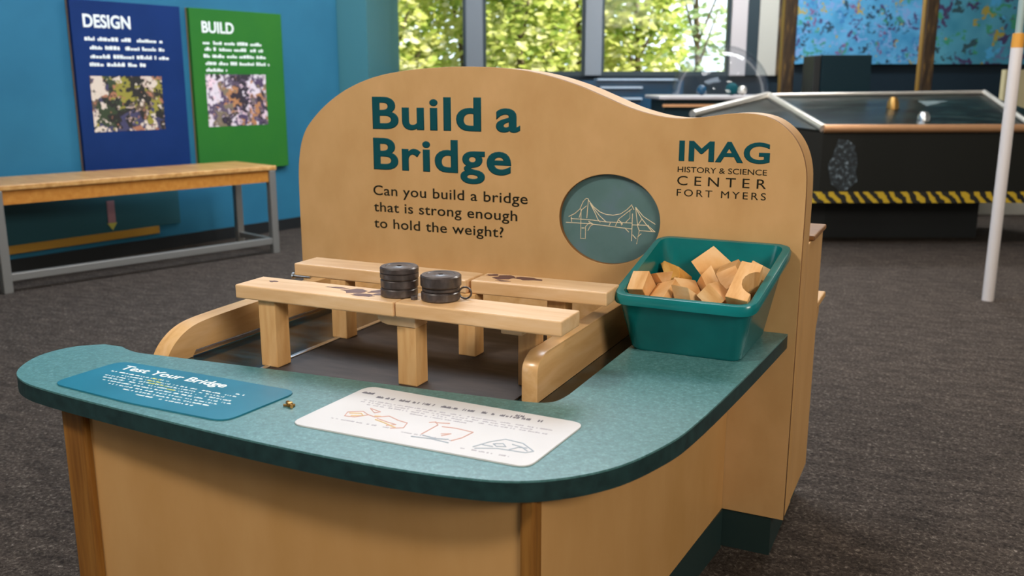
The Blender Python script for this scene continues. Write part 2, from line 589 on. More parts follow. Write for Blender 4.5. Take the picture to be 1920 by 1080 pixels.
def upright(bm, y):
    """text plane (x, y, depth) to a wall facing -y at plane y"""
    for v in bm.verts:
        v.co = Vector((v.co.x, y - v.co.z, v.co.y))
    return bm


def dashes(rows, x0, x1, h, seed, wmin=0.4, wmax=1.6, fill=0.9, depth=0.0006, z=0.0, skew=0.0):
    """rows of illegible writing: small bars of uneven length; rows = [(y, from, to)] with from/to fractions of the width"""
    rnd = random.Random(seed)
    bm = bmesh.new()
    for y, f0, f1 in rows:
        x = x0 + (x1 - x0) * f0
        xe = x0 + (x1 - x0) * f1
        while x < xe:
            word = h * rnd.uniform(2.0, 7.0)
            e = min(x + word, xe)
            while x < e:
                w = h * rnd.uniform(wmin, wmax)
                hh = h * rnd.choice((0.7, 0.7, 1.0, 1.15))
                if rnd.random() < fill:
                    bx(bm, x, x + w * 0.8, y, y + hh, z, z + depth)
                x += w
            x += h * 0.9
    return bm


# ------------------------------------------------------------------ the setting
def struct(name, bm, m, parent=None, smooth=False, label=None):
    o = obj(name, bm, m, parent, smooth)
    if parent is None:
        o['kind'] = 'structure'
    return o


def room_bm(bm):
    bmesh.ops.transform(bm, matrix=Matrix.Rotation(YAW, 4, 'Z'), verts=bm.verts)
    return bm


def rbox(u0, u1, v0, v1, z0, z1, bev=0.0):
    return room_bm(box(u0, u1, v0, v1, z0, z1, bev))


struct('floor', rbox(-9.5, 7.5, -4, 11.6, -0.1, 0.0), M['carpet'])
struct('ceiling', rbox(-9.5, 7.5, -4, 11.9, 4.0, 4.1), M['ceil'])
# left wall, at 10.5 degrees to the station
WA = R(10.5)
WP = Vector((-5.494, 6.684, 0))
WT = Vector((math.sin(WA), math.cos(WA), 0))
WN = Vector((math.cos(WA), -math.sin(WA), 0))


def wl(s, d, z):
    return WP + WT * s + WN * d + Vector((0, 0, z))


def wall_bm(s0, s1, d0, d1, z0, z1, bev=0.0):
    bm = box(s0, s1, d0, d1, z0, z1, bev)
    for v in bm.verts:
        v.co = wl(v.co.x, v.co.y, v.co.z)
    return bm


struct('wall_left', wall_bm(-12, 0.68, -0.15, 0.0, 0, 4.0), M['wall_blue'])
struct('baseboard_left', wall_bm(-12, 0.68, 0.0, 0.015, 0, 0.10), M['base_black'])
struct('wall_pilaster', rbox(-1.72, -1.37, 8.98, 11.5, 0, 4.0), M['wall_teal'])
struct('wall_right', rbox(7.3, 7.45, -4, 11.6, 0, 4.0), M['wall_grey'])
struct('wall_front', rbox(-9.5, 7.5, -4.0, -3.85, 0, 4.0), M['wall_grey'])
wb = bmesh.new()
bx(wb, -1.75, 3.36, 11.5, 11.7, 0, 1.40)
bx(wb, -1.75, 3.36, 11.5, 11.7, 2.95, 4.0)
bx(wb, 3.36, 7.4, 11.5, 11.7, 0, 4.0)
struct('wall_back', room_bm(wb), M['wall_navy'])
# windows: three bays
bays = [(-1.745, -0.56), (-0.35, 0.88), (1.085, 2.64)]
for i, (a, b) in enumerate(bays):
    f = bmesh.new()
    t = 0.035
    bx(f, a, b, 11.5, 11.6, 1.40, 1.455)
    bx(f, a, b, 11.5, 11.6, 2.90, 2.95)
    bx(f, a, a + t, 11.5, 11.6, 1.455, 2.90)
    bx(f, b - t, b, 11.5, 11.6, 1.455, 2.90)
    w = struct('window_%d' % (i + 1), room_bm(f), M['frame_dark'])
    obj('pane', rbox(a + t, b - t, 11.545, 11.551, 1.455, 2.90), M['pane'], w)
k = 1
for a, b, m in [(-0.56, -0.35, 'frame_grey'), (0.88, 1.085, 'frame_grey'), (2.64, 2.83, 'white_top'), (2.83, 2.97, 'frame_dark'), (2.97, 3.20, 'wall_grey'), (3.20, 3.36, 'pole_wood')]:
    struct('trim_%d' % k, rbox(a, b, 11.44, 11.66, 1.40, 2.95, 0.01), M[m])
    k += 1
struct('ground', rbox(-14, 16, 11.8, 40, -0.3, -0.2), M['grass'])

# ------------------------------------------------------------------ trees outside the windows
def bush(loc, w, h, n, seed, m, label):
    rnd = random.Random(seed)
    t = thing('garden_shrub', label, 'shrub', loc, YAW, 'leafy shrubs outside the windows')
    bm = bmesh.new()
    tr = bmesh.new()
    tube(tr, [(0, 0, 0), (0.05, 0.02, h * 0.35), (-0.04, 0, h * 0.75)], [0.07, 0.055, 0.03], 8)
    for q in range(5):
        z = h * rnd.uniform(0.25, 0.6)
        tube(tr, [(0, 0, z), (rnd.uniform(-.4, .4) * w, rnd.uniform(-.2, .2), z + h * 0.25)], [0.03, 0.012], 6)
    obj('trunk', tr, M['trunk'], t)
    for q in range(n):
        a = rnd.uniform(0, 2 * math.pi)
        rr = math.sqrt(rnd.random()) * w * 0.55
        z = rnd.uniform(0.22, 1.0) * h
        p = Vector((rr * math.cos(a), rr * math.sin(a) * 0.7, z))
        s = rnd.uniform(0.04, 0.085)
        e = Euler((rnd.uniform(-.9, .9), rnd.uniform(-.9, .9), rnd.uniform(0, 6.28))).to_matrix()
        e2 = Euler((R(60) + rnd.uniform(-.7, .7), rnd.uniform(-.6, .6), rnd.uniform(-.9, .9))).to_matrix()
        vs = [bm.verts.new(p + e2 @ Vector(c)) for c in ((-s, 0, 0), (-s * .3, -s * .55, 0), (s * .6, -s * .45, 0), (s * 1.2, 0, 0), (s * .6, s * .45, 0), (-s * .3, s * .55, 0))]
        bm.faces.new(vs)
    obj('foliage', bm, m, t)


bush(rm(-1.75, 14.0, -0.2), 1.5, 3.9, 2500, 1, M['leaf_a'], 'yellow-green shrub outside the first window, next to the teal pilaster')
bush(rm(-0.75, 14.6, -0.2), 1.6, 4.1, 2600, 2, M['leaf_a'], 'sunlit shrub seen outside the first window beside its grey mullion')
bush(rm(0.1, 13.9, -0.2), 1.5, 3.9, 2500, 3, M['leaf_b'], 'green shrub outside the middle window, its half nearer the pilaster')
bush(rm(1.0, 14.5, -0.2), 1.6, 4.1, 2600, 4, M['leaf_a'], 'bright shrub behind the mullion between middle and last window')
bush(rm(1.9, 14.4, -0.2), 1.4, 3.8, 2000, 5, M['leaf_b'], 'thinner green shrub outside the last window above the navy shelf')
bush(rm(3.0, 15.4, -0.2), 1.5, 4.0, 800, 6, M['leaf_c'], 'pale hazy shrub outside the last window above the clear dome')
bush(rm(-2.6, 17.0, -0.2), 2.0, 4.3, 2000, 7, M['leaf_b'], 'farther green shrub filling gaps behind the first window')
bush(rm(0.6, 17.5, -0.2), 2.2, 4.3, 1800, 8, M['leaf_b'], 'farther green shrub filling gaps behind the middle window')

# ------------------------------------------------------------------ bridge building station: cabinet
cab = thing('play_cabinet', 'light maple cabinet with dark corner posts carrying the speckled teal worktop', 'cabinet', (-1.15, 1.9, 0))
bm = bmesh.new()
bx(bm, -1.70, -0.62, 1.335, 1.355, 0.10, 0.62)
obj('front_panel', bm, M['panel'], cab, world=True)
bm = bmesh.new()
prism(bm, [(-0.60, 1.34), (-0.516, 2.468), (-0.536, 2.468), (-0.62, 1.36)], 'z', 0.12, 0.62)
obj('side_panel', bm, M['panel'], cab, world=True)
bm = bmesh.new()
bx(bm, -1.785, -1.765, 1.38, 2.465, 0.10, 0.62)
obj('side_panel', bm, M['panel'], cab, world=True)
p = obj('corner_post', box(-1.762, -1.692, 1.318, 1.385, 0.0, 0.62, 0.006), M['post_trim'], cab, world=True)
p['label'] = 'brown corner post'
p = obj('corner_post', box(-0.626, -0.596, 1.327, 1.362, 0.0, 0.62, 0.006), M['post_trim'], cab, world=True)
p['label'] = 'brown corner post'
bm = bmesh.new()
prism(bm, [(-1.75, 1.36), (-0.615, 1.365), (-0.512, 2.46), (-0.53, 2.468), (-1.75, 2.468)], 'z', 0.0, 0.12)
p = obj('toe_kick', bm, M['kick'], cab, world=True)
p['label'] = 'dark teal toe kick'
bm = bmesh.new()
prism(bm, [(-1.76, 1.40), (-0.63, 1.40), (-0.54, 2.465), (-1.76, 2.465)], 'z', 0.598, 0.6195)
p = obj('tray_floor', bm, M['black_acrylic'], cab, world=True)
p['label'] = 'glossy smoked tray floor'
p = obj('tray_mat', box(-1.50, -0.845, 1.645, 2.42, 0.6197, 0.624), M['mat_rubber'], cab, world=True)
p['label'] = 'dark brown tray mat'
p = obj('edge_strip', box(-1.515, -1.501, 1.645, 2.42, 0.6197, 0.628, 0.002), M['alu'], cab, world=True)
p['label'] = 'bright metal strip'
# side rails of the tray
bm = bmesh.new()
arc = [(1.775, 0.6197), (1.775, 0.690)] + [(1.835 - 0.06 * math.cos(t), 0.690 + 0.038 * math.sin(t)) for t in [R(a) for a in range(15, 91, 15)]]
prof = arc + [(2.462, 0.728), (2.462, 0.6197)]
prism(bm, prof, 'x', -0.832, -0.792, bev=0.003)
obj('side_rail', bm, M['rail'], cab, smooth=True, world=True)
bm = bmesh.new()
crv = spline([(1.617, 0.6197), (1.630, 0.645), (1.652, 0.669), (1.685, 0.690), (1.724, 0.703), (1.775, 0.709), (1.86, 0.712)], 5)
prof = [(c.x, c.y) for c in crv] + [(2.462, 0.724), (2.462, 0.632), (1.722, 0.640), (1.714, 0.6197)]
prism(bm, prof, 'x', -1.800, -1.750, bev=0.003)
obj('side_rail', bm, M['rail'], cab, smooth=True, world=True)
obj('back_rail', box(-1.745, -0.836, 2.425, 2.462, 0.6197, 0.735, 0.003), M['rail'], cab, world=True)

# ------------------------------------------------------------------ worktop
wt = thing('worktop', 'speckled teal laminate worktop with rounded ends and dark edge band', 'counter', (-1.1, 1.6, 0.62))
outer = [(-0.365, 2.468), (-0.389, 2.054), (-0.415, 1.72), (-0.440, 1.571), (-0.497, 1.425), (-0.600, 1.320), (-0.735, 1.277), (-0.935, 1.257), (-1.181, 1.255),
         (-1.476, 1.268), (-1.731, 1.285), (-1.860, 1.306), (-1.945, 1.356), (-2.002, 1.455), (-1.995, 1.545), (-1.940, 1.600)]
op = spline(outer, 6)
inner = [(-1.88, 1.603), (-1.845, 1.590), (-1.795, 1.582), (-1.70, 1.592), (-1.363, 1.624), (-1.088, 1.646), (-0.80, 1.672)]
ip = spline(inner, 3) + spline([(-0.80, 1.672), (-0.745, 1.682), (-0.717, 1.708), (-0.709, 1.76)], 4)[1:] + [Vector((-0.709, 2.468))]
poly = [(p.x, p.y) for p in op] + [(p.x, p.y) for p in ip]
bm = bmesh.new()
prism(bm, poly, 'z', 0.656, 0.660)
obj('top_surface', bm, M['laminate'], wt, world=True)
bm = bmesh.new()
prism(bm, poly, 'z', 0.620, 0.656)
p = obj('edge_band', bm, M['lam_edge'], wt, world=True)
p['label'] = 'dark teal edge band'

# ------------------------------------------------------------------ sign board
sb = thing('sign_board', 'tall wavy-topped plywood board reading Build a Bridge behind the worktop', 'sign', (-1.165, 2.49, 0.12))
top = [(-1.985, 0.90), (-1.983, 1.02), (-1.975, 1.085), (-1.960, 1.138), (-1.93, 1.186), (-1.862, 1.247), (-1.776, 1.298), (-1.672, 1.335), (-1.554, 1.355), (-1.422, 1.364),
       (-1.313, 1.365), (-1.19, 1.358), (-1.088, 1.341), (-0.989, 1.313), (-0.908, 1.282), (-0.829, 1.251), (-0.752, 1.231), (-0.685, 1.224), (-0.62, 1.229),
       (-0.549, 1.239), (-0.489, 1.239), (-0.438, 1.226), (-0.396, 1.196), (-0.367, 1.156), (-0.350, 1.105), (-0.345, 1.040), (-0.345, 0.90)]
tp = [(p.x, p.y) for p in spline(top, 4)]
outline = [(-1.985, 0.12)] + tp + [(-0.345, 0.12)]
HX, HZ, HRX, HRZ = -0.883, 0.9365, 0.154, 0.131


def board_bm(y0, y1, outline, hole):
    cu = bpy.data.curves.new('sheet', 'CURVE')
    cu.dimensions = '2D'
    cu.fill_mode = 'BOTH'
    cu.extrude = abs(y1 - y0) / 2 - 0.0015
    cu.bevel_depth = 0.0015
    cu.bevel_resolution = 1
    for pts in (outline, hole):
        s = cu.splines.new('POLY')
        s.points.add(len(pts) - 1)
        for p, q in zip(s.points, pts):
            p.co = (q[0], q[1], 0, 1)
        s.use_cyclic_u = True
    o = bpy.data.objects.new('sheet', cu)
    C.objects.link(o)
    bpy.context.view_layer.update()
    me = bpy.data.meshes.new_from_object(o.evaluated_get(bpy.context.evaluated_depsgraph_get()))
    b = bmesh.new()
    b.from_mesh(me)
    bpy.data.objects.remove(o)
    bpy.data.curves.remove(cu)
    bpy.data.meshes.remove(me)
    bmesh.ops.remove_doubles(b, verts=b.verts, dist=1e-6)
    ym = (y0 + y1) / 2
    for v in b.verts:
        v.co = Vector((v.co.x, ym - v.co.z, v.co.y))
    for f in b.faces:
        f.normal_update()
        f.material_index = 0 if abs(f.normal.y) > 0.9 else 1
    return b


hole = [(HX + HRX * math.cos(2 * math.pi * k / 64), HZ + HRZ * math.sin(2 * math.pi * k / 64)) for k in range(64)]
pan = obj('panel', board_bm(2.470, 2.487, outline, hole), [M['board'], M['ply_edge']], sb, world=True)
bm = bmesh.new()
prism(bm, [(x, z) for x, z in outline], 'y', 2.4875, 2.600, bev=0.003)
p = obj('thick_core', bm, M['panel'], sb, smooth=True, world=True)
p['label'] = 'thick pale wooden edge'
bm = bmesh.new()
prism(bm, [(HX + (HRX - .0005) * math.cos(2 * math.pi * k / 64), HZ + (HRZ - .0005) * math.sin(2 * math.pi * k / 64)) for k in range(64)], 'y', 2.4855, 2.4874)
disc = obj('recessed_disc', bm, M['disc'], sb, world=True)
disc['label'] = 'grey teal disc sunk in the board'
LINES = [[(-1.0202, 0.9182), (-0.9434, 0.9186), (-0.8324, 0.9124), (-0.8168, 0.912)], [(-1.0055, 0.9299), (-0.9728, 0.9304), (-0.934, 0.9299), (-0.8956, 0.9272), (-0.8173, 0.929)], [(-1.0122, 0.9356), (-0.9926, 0.946), (-0.9766, 0.9607), (-0.9673, 0.9825), (-0.9578, 0.9927), (-0.9513, 0.9909)], [(-0.9513, 0.9879), (-0.9348, 0.9692), (-0.9154, 0.9553), (-0.8961, 0.9489), (-0.874, 0.9481), (-0.8522, 0.9531), (-0.8339, 0.9661), (-0.8189, 0.9818)], [(-0.9513, 0.9909), (-0.9551, 0.9346)], [(-0.9734, 0.9609), (-0.9734, 0.8736), (-0.9588, 0.874), (-0.9585, 0.91), (-0.9467, 0.9214)], [(-0.9558, 0.971), (-0.9717, 0.958), (-0.9794, 0.9346)], [(-0.9707, 0.9045), (-0.961, 0.9052)], [(-0.9463, 0.9791), (-0.928, 0.9485), (-0.9213, 0.9337), (-0.9131, 0.9251)], [(-0.943, 0.9748), (-0.9151, 0.9432), (-0.8956, 0.9278)], [(-0.95, 0.9258), (-0.937, 0.919)], [(-0.9511, 0.8982), (-0.9433, 0.9125), (-0.9338, 0.9177)], [(-1.004, 0.9361), (-1.0027, 0.9209)], [(-0.8185, 0.97), (-0.858, 0.9377), (-0.8669, 0.9176)], [(-0.8246, 0.9667), (-0.8239, 0.9429), (-0.836, 0.9302)], [(-0.8188, 0.9789), (-0.8123, 0.9674)], [(-0.8166, 0.9567), (-0.8173, 0.8774)], [(-0.8079, 0.975), (-0.8001, 0.9206), (-0.7951, 0.909), (-0.8016, 0.8695)], [(-0.8079, 0.975), (-0.7841, 0.9498), (-0.7485, 0.9299)], [(-0.8062, 0.9707), (-0.7901, 0.945), (-0.7679, 0.9198), (-0.7568, 0.9086)], [(-0.7951, 0.909), (-0.7477, 0.9087)], [(-0.7711, 0.9255), (-0.7477, 0.9078)], [(-0.8002, 0.9235), (-0.7885, 0.9421)], [(-0.8172, 0.9239), (-0.7681, 0.9257)], [(-0.8386, 0.9135), (-0.8258, 0.9023)], [(-0.8148, 0.8956), (-0.8036, 0.8844)], [(-0.7991, 0.8907), (-0.7887, 0.9005)], [(-0.858, 0.9362), (-0.8451, 0.9236)], [(-0.8859, 0.9178), (-0.8814, 0.9272)], [(-0.8516, 0.9321), (-0.8482, 0.9204)]]
bm = bmesh.new()
for L in LINES:
    tube(bm, [(x, 2.4852, z) for x, z in L], 0.0011, 6)
p = obj('bridge_drawing', bm, M['cream'], disc, world=True)
p['label'] = 'cream line drawing of a suspension bridge'
for words in ([('Build', -1.680, -1.292), ('a', -1.243, -1.163)], [('Bridge', -1.681, -1.192)]):
    base = 1.1775 if len(words) == 2 else 1.050
    bm = merge([upright(text_bm(w, a, b, base - 0.001, 0.0995, 0.025, 1.07), 2.470) for w, a, b in words])
    p = obj('headline_lettering', bm, M['ink_teal'], sb, world=True)
    p['label'] = 'large bold teal headline words'
for w, a, b, base in (('Can you build a bridge', -1.686, -1.138, 0.9668), ('that is strong enough', -1.686, -1.172, 0.9135), ('to hold the weight?', -1.687, -1.218, 0.8605)):
    p = obj('question_lettering', upright(text_bm(w, a, b, base, 0.031, 0.008, 1.05), 2.470), M['ink_dark'], sb, world=True)
    p['label'] = 'dark line of the question'
bm = upright(text_bm('IMAG', -0.684, -0.441, 1.1115, 0.0545, 0.026, 1.04), 2.470)
p = obj('logo_lettering', bm, M['ink_teal'], sb, world=True)
p['label'] = 'bold teal logo letters'
bm = merge([upright(text_bm('HISTORY & SCIENCE', -0.686, -0.446, 1.0815, 0.0145, 0.004), 2.470),
            upright(text_bm('CENTER', -0.686, -0.446, 1.046, 0.0245, 0.0, 1.6), 2.470),
            upright(text_bm('FORT MYERS', -0.686, -0.445, 1.016, 0.0185, 0.0, 1.35), 2.470)])
p = obj('logo_small_lettering', bm, M['ink_dark'], sb, world=True)
p['label'] = 'small dark capitals under the logo'

# cabinet on the far side of the board
rc = thing('rear_cabinet', 'maple cabinet body behind the sign board with a stepped far side', 'cabinet', (-1.16, 2.7, 0))
obj('body', box(-1.93, -0.346, 2.6005, 2.90, 0.12, 0.885, 0.003), M['panel'], rc, world=True)
p = obj('cap', box(-1.94, -0.338, 2.66, 2.91, 0.885, 0.90, 0.004), M['ply_edge'], rc, world=True)
bm = bmesh.new()
prism(bm, [(2.90, 0.635), (3.06, 0.635), (3.06, 0.59), (2.90, 0.42)], 'x', -1.9, -0.36)
obj('bracket', bm, M['panel'], rc, world=True)
obj('ledge', box(-1.92, -0.345, 2.902, 3.08, 0.635, 0.655, 0.004), M['panel'], rc, world=True)
p = obj('toe_kick', box(-1.9, -0.378, 2.476, 2.93, 0, 0.12), M['kick'], rc, world=True)
p['label'] = 'dark teal toe kick'

# ------------------------------------------------------------------ planks and posts of the bridge
FZ0, FZ1 = 0.795, 0.83
RZ0, RZ1 = 0.791, 0.826


def marks(seed, spots_):
    out = []
    rnd = random.Random(seed)
    for x, y, lx, ly, a in spots_:
        bm = bmesh.new()
        n = 14
        vs = []
        for q in range(n):
            t = 2 * math.pi * q / n
            r = 1 + rnd.uniform(-.28, .28)
            px, py = lx * r * math.cos(t) * (1 if math.cos(t) > 0 else 1.1), ly * r * math.sin(t) * (0.5 + 0.5 * abs(math.sin(t)))
            vs.append((x + px * math.cos(a) - py * math.sin(a), y + px * math.sin(a) + py * math.cos(a)))
        prism(bm, vs, 'z', 0.035, 0.0354)
        out.append(bm)
    return out


def plank(length, depth, th):
    return box(-length / 2, length / 2, -depth / 2, depth / 2, 0, th, 0.0035, 2)


G1 = 'loose bridge planks on the wooden posts'
pl1 = thing('bridge_plank', 'front maple plank with brown burnt marks, end beside the three-disc stack', 'wooden plank', (-1.361, 1.768, FZ0), R(1.0), G1)
obj('board', plank(0.460, 0.108, 0.035), M['maple'], pl1)
mk = marks(3, [(0.085, 0.010, 0.032, 0.022, 0.1), (0.128, -0.020, 0.028, 0.014, 0.1), (0.140, 0.026, 0.020, 0.016, 0.7), (0.158, 0.004, 0.014, 0.010, 0.6), (-0.165, 0.014, 0.012, 0.008, 0.0), (0.025, 0.022, 0.03, 0.006, 0.1)])
for b_ in mk:
    obj('burnt_mark', b_, M['stain'], pl1)
pl2 = thing('bridge_plank', 'front maple plank holding the shorter disc stack, free end over the tray rail', 'wooden plank', (-0.922, 1.778, FZ0), R(0.6), G1)
obj('board', plank(0.412, 0.108, 0.035), M['maple'], pl2)
pl3 = thing('bridge_plank', 'rear maple plank sticking out past the board edge behind the marked plank', 'wooden plank', (-1.376, 2.066, RZ0), R(0.6), G1)
obj('board', plank(0.545, 0.104, 0.035), M['maple'], pl3)
pl4 = thing('bridge_plank', 'rear maple plank with dark leaf-shaped marks running up to the teal bin', 'wooden plank', (-0.913, 2.084, RZ0), R(2.4), G1)
obj('board', plank(0.365, 0.104, 0.035), M['maple'], pl4)
mk = marks(5, [(-0.115, 0.012, 0.026, 0.026, 0.1), (-0.05, 0.020, 0.036, 0.020, 0.0), (-0.155, 0.03, 0.016, 0.010, 0.5), (-0.1, -0.026, 0.02, 0.007, 0.1)])
for b_ in mk:
    obj('burnt_mark', b_, M['stain'], pl4)

G2 = 'square wooden bridge posts standing on the tray mat'
TZ = 0.624
posts = [(-1.504, 1.748, 0.052, 0.795, 'square maple post under the front plank with burnt marks, away from the seam'),
         (-1.114, 1.772, 0.052, 0.767, 'square maple post under the seam of the two front planks'),
         (-0.859, 1.885, 0.046, 0.768, 'square maple post half hidden behind the rounded rail end'),
         (-1.504, 2.040, 0.050, 0.791, 'square maple post under the rear plank behind the outer front post'),
         (-1.103, 2.043, 0.050, 0.791, 'square maple post under the rear planks seen between seam post and rail'),
         (-0.870, 2.085, 0.050, 0.791, 'square maple post under the rear plank beside the teal bin')]
src = None
for x, y, s, zt, lab in posts:
    rel_root('bridge_post', box(-s / 2, s / 2, -s / 2, s / 2, 0, zt - TZ, 0.003), M['maple_v'], lab, 'wooden post', (x, y, TZ), 0, G2)
bm = bmesh.new()
pr = [(-0.075, 0.0278), (0.03, 0.0278), (0.03, 0.0), (-0.045, 0.0), (-0.062, 0.004), (-0.072, 0.012)]
prism(bm, pr, 'y', -0.028, 0.028, bev=0.002)
rel_root('spacer_block', bm, M['maple'], 'thin wooden spacer block between the seam post and the front planks', 'wooden block', (-1.118, 1.772, 0.767))
rel_root('spacer_block', box(-0.030, 0.024, -0.100, 0.026, 0, 0.0268, 0.004), M['maple'], 'thin wooden spacer block on the post behind the rounded rail end', 'wooden block', (-0.859, 1.885, 0.768))

# ------------------------------------------------------------------ iron weights
def disc_bm(r, h, lip):
    hr = 0.006
    return lathe(bmesh.new(), [(hr, 0.0), (r - 0.003, 0.0), (r, 0.003), (r, h * 0.44), (r - lip, h * 0.5), (r, h * 0.56) if lip else (r, h * 0.6), (r, h - 0.003), (r - 0.003, h), (r * 0.72, h), (r * 0.70, h - 0.0008), (hr + 0.006, h - 0.0008), (hr + .004, h), (hr, h)], 48)


G3 = 'round iron weights stacked on the front planks'
WD = [(-1.156, 1.788, [(0.0440, 0.0205, 0.0, 'bottom iron disc of the taller stack on the front planks'), (0.0445, 0.0215, 0.0, 'middle iron disc of the taller stack on the front planks'), (0.0455, 0.0290, 0.003, 'top iron disc with center hole on the taller stack')]),
      (-1.046, 1.792, [(0.0450, 0.0215, 0.0, 'bottom iron disc of the shorter stack past the plank seam'), (0.0440, 0.0110, 0.0, 'thin middle iron disc of the shorter stack past the plank seam'), (0.0475, 0.0275, 0.0, 'wide top iron disc with center hole on the shorter stack')])]
for x, y, ds in WD:
    z = FZ1
    for i, (r, h, lip, lab) in enumerate(ds):
        rel_root('weight_disc', disc_bm(r, h, lip), M['iron'], lab, 'weight', (x + (i - 1) * 0.0008, y + (i % 2) * 0.001, z), i * 0.7, G3, smooth=True)
        z += h
# small metal pieces among the weights
bm = bmesh.new()
ring = [(0.014 * math.cos(t), 0, 0.016 + 0.0135 * math.sin(t)) for t in [2 * math.pi * q / 24 for q in range(25)]]
tube(bm, ring, 0.0022, 8, cap=False)
rel_root('metal_ring', bm, M['iron'], 'small dark metal ring standing against the shorter weight stack', 'ring', (-0.994, 1.815, FZ1), R(20), smooth=True)
bm = bmesh.new()
lathe(bm, [(0.003, 0), (0.008, 0), (0.009, 0.002), (0.009, 0.007), (0.008, 0.009), (0.003, 0.009)], 6)
rel_root('hex_nut', bm, M['iron'], 'small dark nut lying between the two weight stacks', 'nut', (-1.101, 1.764, FZ1))
bm = bmesh.new()
tube(bm, [(-0.012, 0, 0.004), (0.016, 0, 0.004)], 0.0035, 10)
tube(bm, [(-0.014, 0, 0.0045), (-0.010, 0, 0.0045)], 0.0045, 12)
tube(bm, [(0.006, 0.010, 0.003), (-0.004, -0.012, 0.0035)], 0.003, 8)
bx(bm, -0.004, 0.006, -0.006, 0.006, 0.0, 0.010, 0.002)
rel_root('loose_screw', bm, [M['brass']], 'little brassy screw and washer lying between the two sign plates', 'screw', (-1.207, 1.435, 0.66), R(-35), smooth=True)
bm = bmesh.new()
tube(bm, [(-0.035, 0, 0.009), (0.02, 0, 0.009)], 0.005, 10)
tube(bm, [(-0.039, 0, 0.009), (-0.033, 0, 0.009)], 0.009, 12)
rel_root('metal_peg', bm, M['alu'], 'short bright metal peg under the outer end of the rear plank', 'peg', (-1.640, 2.045, 0.773), R(5), smooth=True)

# ------------------------------------------------------------------ sign plates on the worktop
def rounded(pts, r, n=5):
    out = []
    N = len(pts)
    for i in range(N):
        p, a, b = Vector(pts[i]), Vector(pts[i - 1]), Vector(pts[(i + 1) % N])
        d1, d2 = (a - p).normalized(), (b - p).normalized()
        p1, p2 = p + d1 * r, p + d2 * r
        for k in range(n + 1):
            t = k / n
            q = p1 * (1 - t) ** 2 + p * 2 * t * (1 - t) + p2 * t * t
            out.append((q.x, q.y))
    return out


tpl = thing('sign_plate', 'teal plate with white title and writing on the rounded end of the worktop', 'sign', (-1.51, 1.41, 0.66))
pts = rounded([(-1.782, 1.318), (-1.52, 1.300), (-1.262, 1.303), (-1.245, 1.512), (-1.515, 1.512), (-1.775, 1.505)], 0.035)
bm = bmesh.new()
prism(bm, pts, 'z', 0.6601, 0.6635, bev=0.0006)
obj('plate', bm, M['plate_teal'], tpl, world=True)


def lay(bm, x, y, z, rot=0.0):
    bmesh.ops.transform(bm, matrix=Matrix.Translation((x, y, z)) @ Matrix.Rotation(rot, 4, 'Z'), verts=bm.verts)
    return bm


bm = lay(text_bm('Test Your Bridge', 0, 0.318, 0, 0.027, 0.018, 1.0, 0.0004), -1.728, 1.458, 0.6635, R(0.0))
obj('title_lettering', bm, M['white_ink'], tpl, world=True)
rows = [(0.0, 0.0, 0.42), (0.0, 0.86, 0.93), (-0.014, 0.1, 0.9), (-0.027, 0.02, 0.86), (-0.040, 0.04, 0.92), (-0.054, 0.08, 0.95), (-0.068, 0.16, 0.9), (-0.082, 0.3, 0.88), (-0.096, 0.42, 0.8)]
_w = obj('small_writing', lay(dashes(rows, 0, 0.43, 0.0045, 4, wmin=0.3, wmax=1.2, fill=0.68, depth=0.0004), -1.730, 1.437, 0.6635), M['white_ink'], tpl, world=True)
_w['kind'] = 'stuff'
rows = [(-0.0145, 0.3, 0.42), (-0.0275, 0.34, 0.47), (-0.0405, 0.5, 0.56), (0.0005, 0.30, 0.36)]
_w = obj('small_writing', lay(dashes(rows, 0, 0.43, 0.0045, 9, fill=0.9, depth=0.0006), -1.730, 1.437, 0.6635), M['yellow_ink'], tpl, world=True)
_w['label'] = 'yellowish words'
_w['kind'] = 'stuff'

wpl = thing('sign_plate', 'white plate with small coloured sketches near the corner of the worktop', 'sign', (-0.88, 1.48, 0.66))
pts = rounded([(-1.140, 1.352), (-0.625, 1.362), (-0.612, 1.604), (-1.128, 1.610)], 0.028)
bm = bmesh.new()
prism(bm, pts, 'z', 0.6601, 0.6632, bev=0.0006)
obj('plate', bm, M['plate_white'], wpl, world=True)
ZW = 0.6632
_w = obj('title_writing', lay(dashes([(0, 0.0, 0.52), (0.0005, 0.56, 0.86), (0.012, 0.72, 0.76), (0.014, -0.10, -0.04)], 0, 0.44, 0.0095, 12, wmin=0.12, wmax=0.42, fill=0.72, depth=0.0004), -1.070, 1.551, ZW, R(3.0)), M['grey_ink'], wpl, world=True)
_w['kind'] = 'stuff'
_w = obj('small_writing', lay(dashes([(0, 0, 0.98), (-0.011, 0.0, 0.9), (-0.022, 0.05, 0.98), (-0.033, 0.3, 0.62), (-0.118, 0.0, 0.3), (-0.126, 0.38, 0.62), (-0.15, 0.7, 0.92)], 0, 0.44, 0.0042, 15, fill=0.8, depth=0.0004), -1.085, 1.527, ZW, R(1.5)), M['pale_ink'], wpl, world=True)
_w['kind'] = 'stuff'


def strokes(paths, w, ox, oy, sx, sy):
    bm = bmesh.new()
    for p in paths:
        tube(bm, [(ox + a * sx, oy + b * sy, ZW + 0.0002) for a, b in p], w, 6)
    return bm


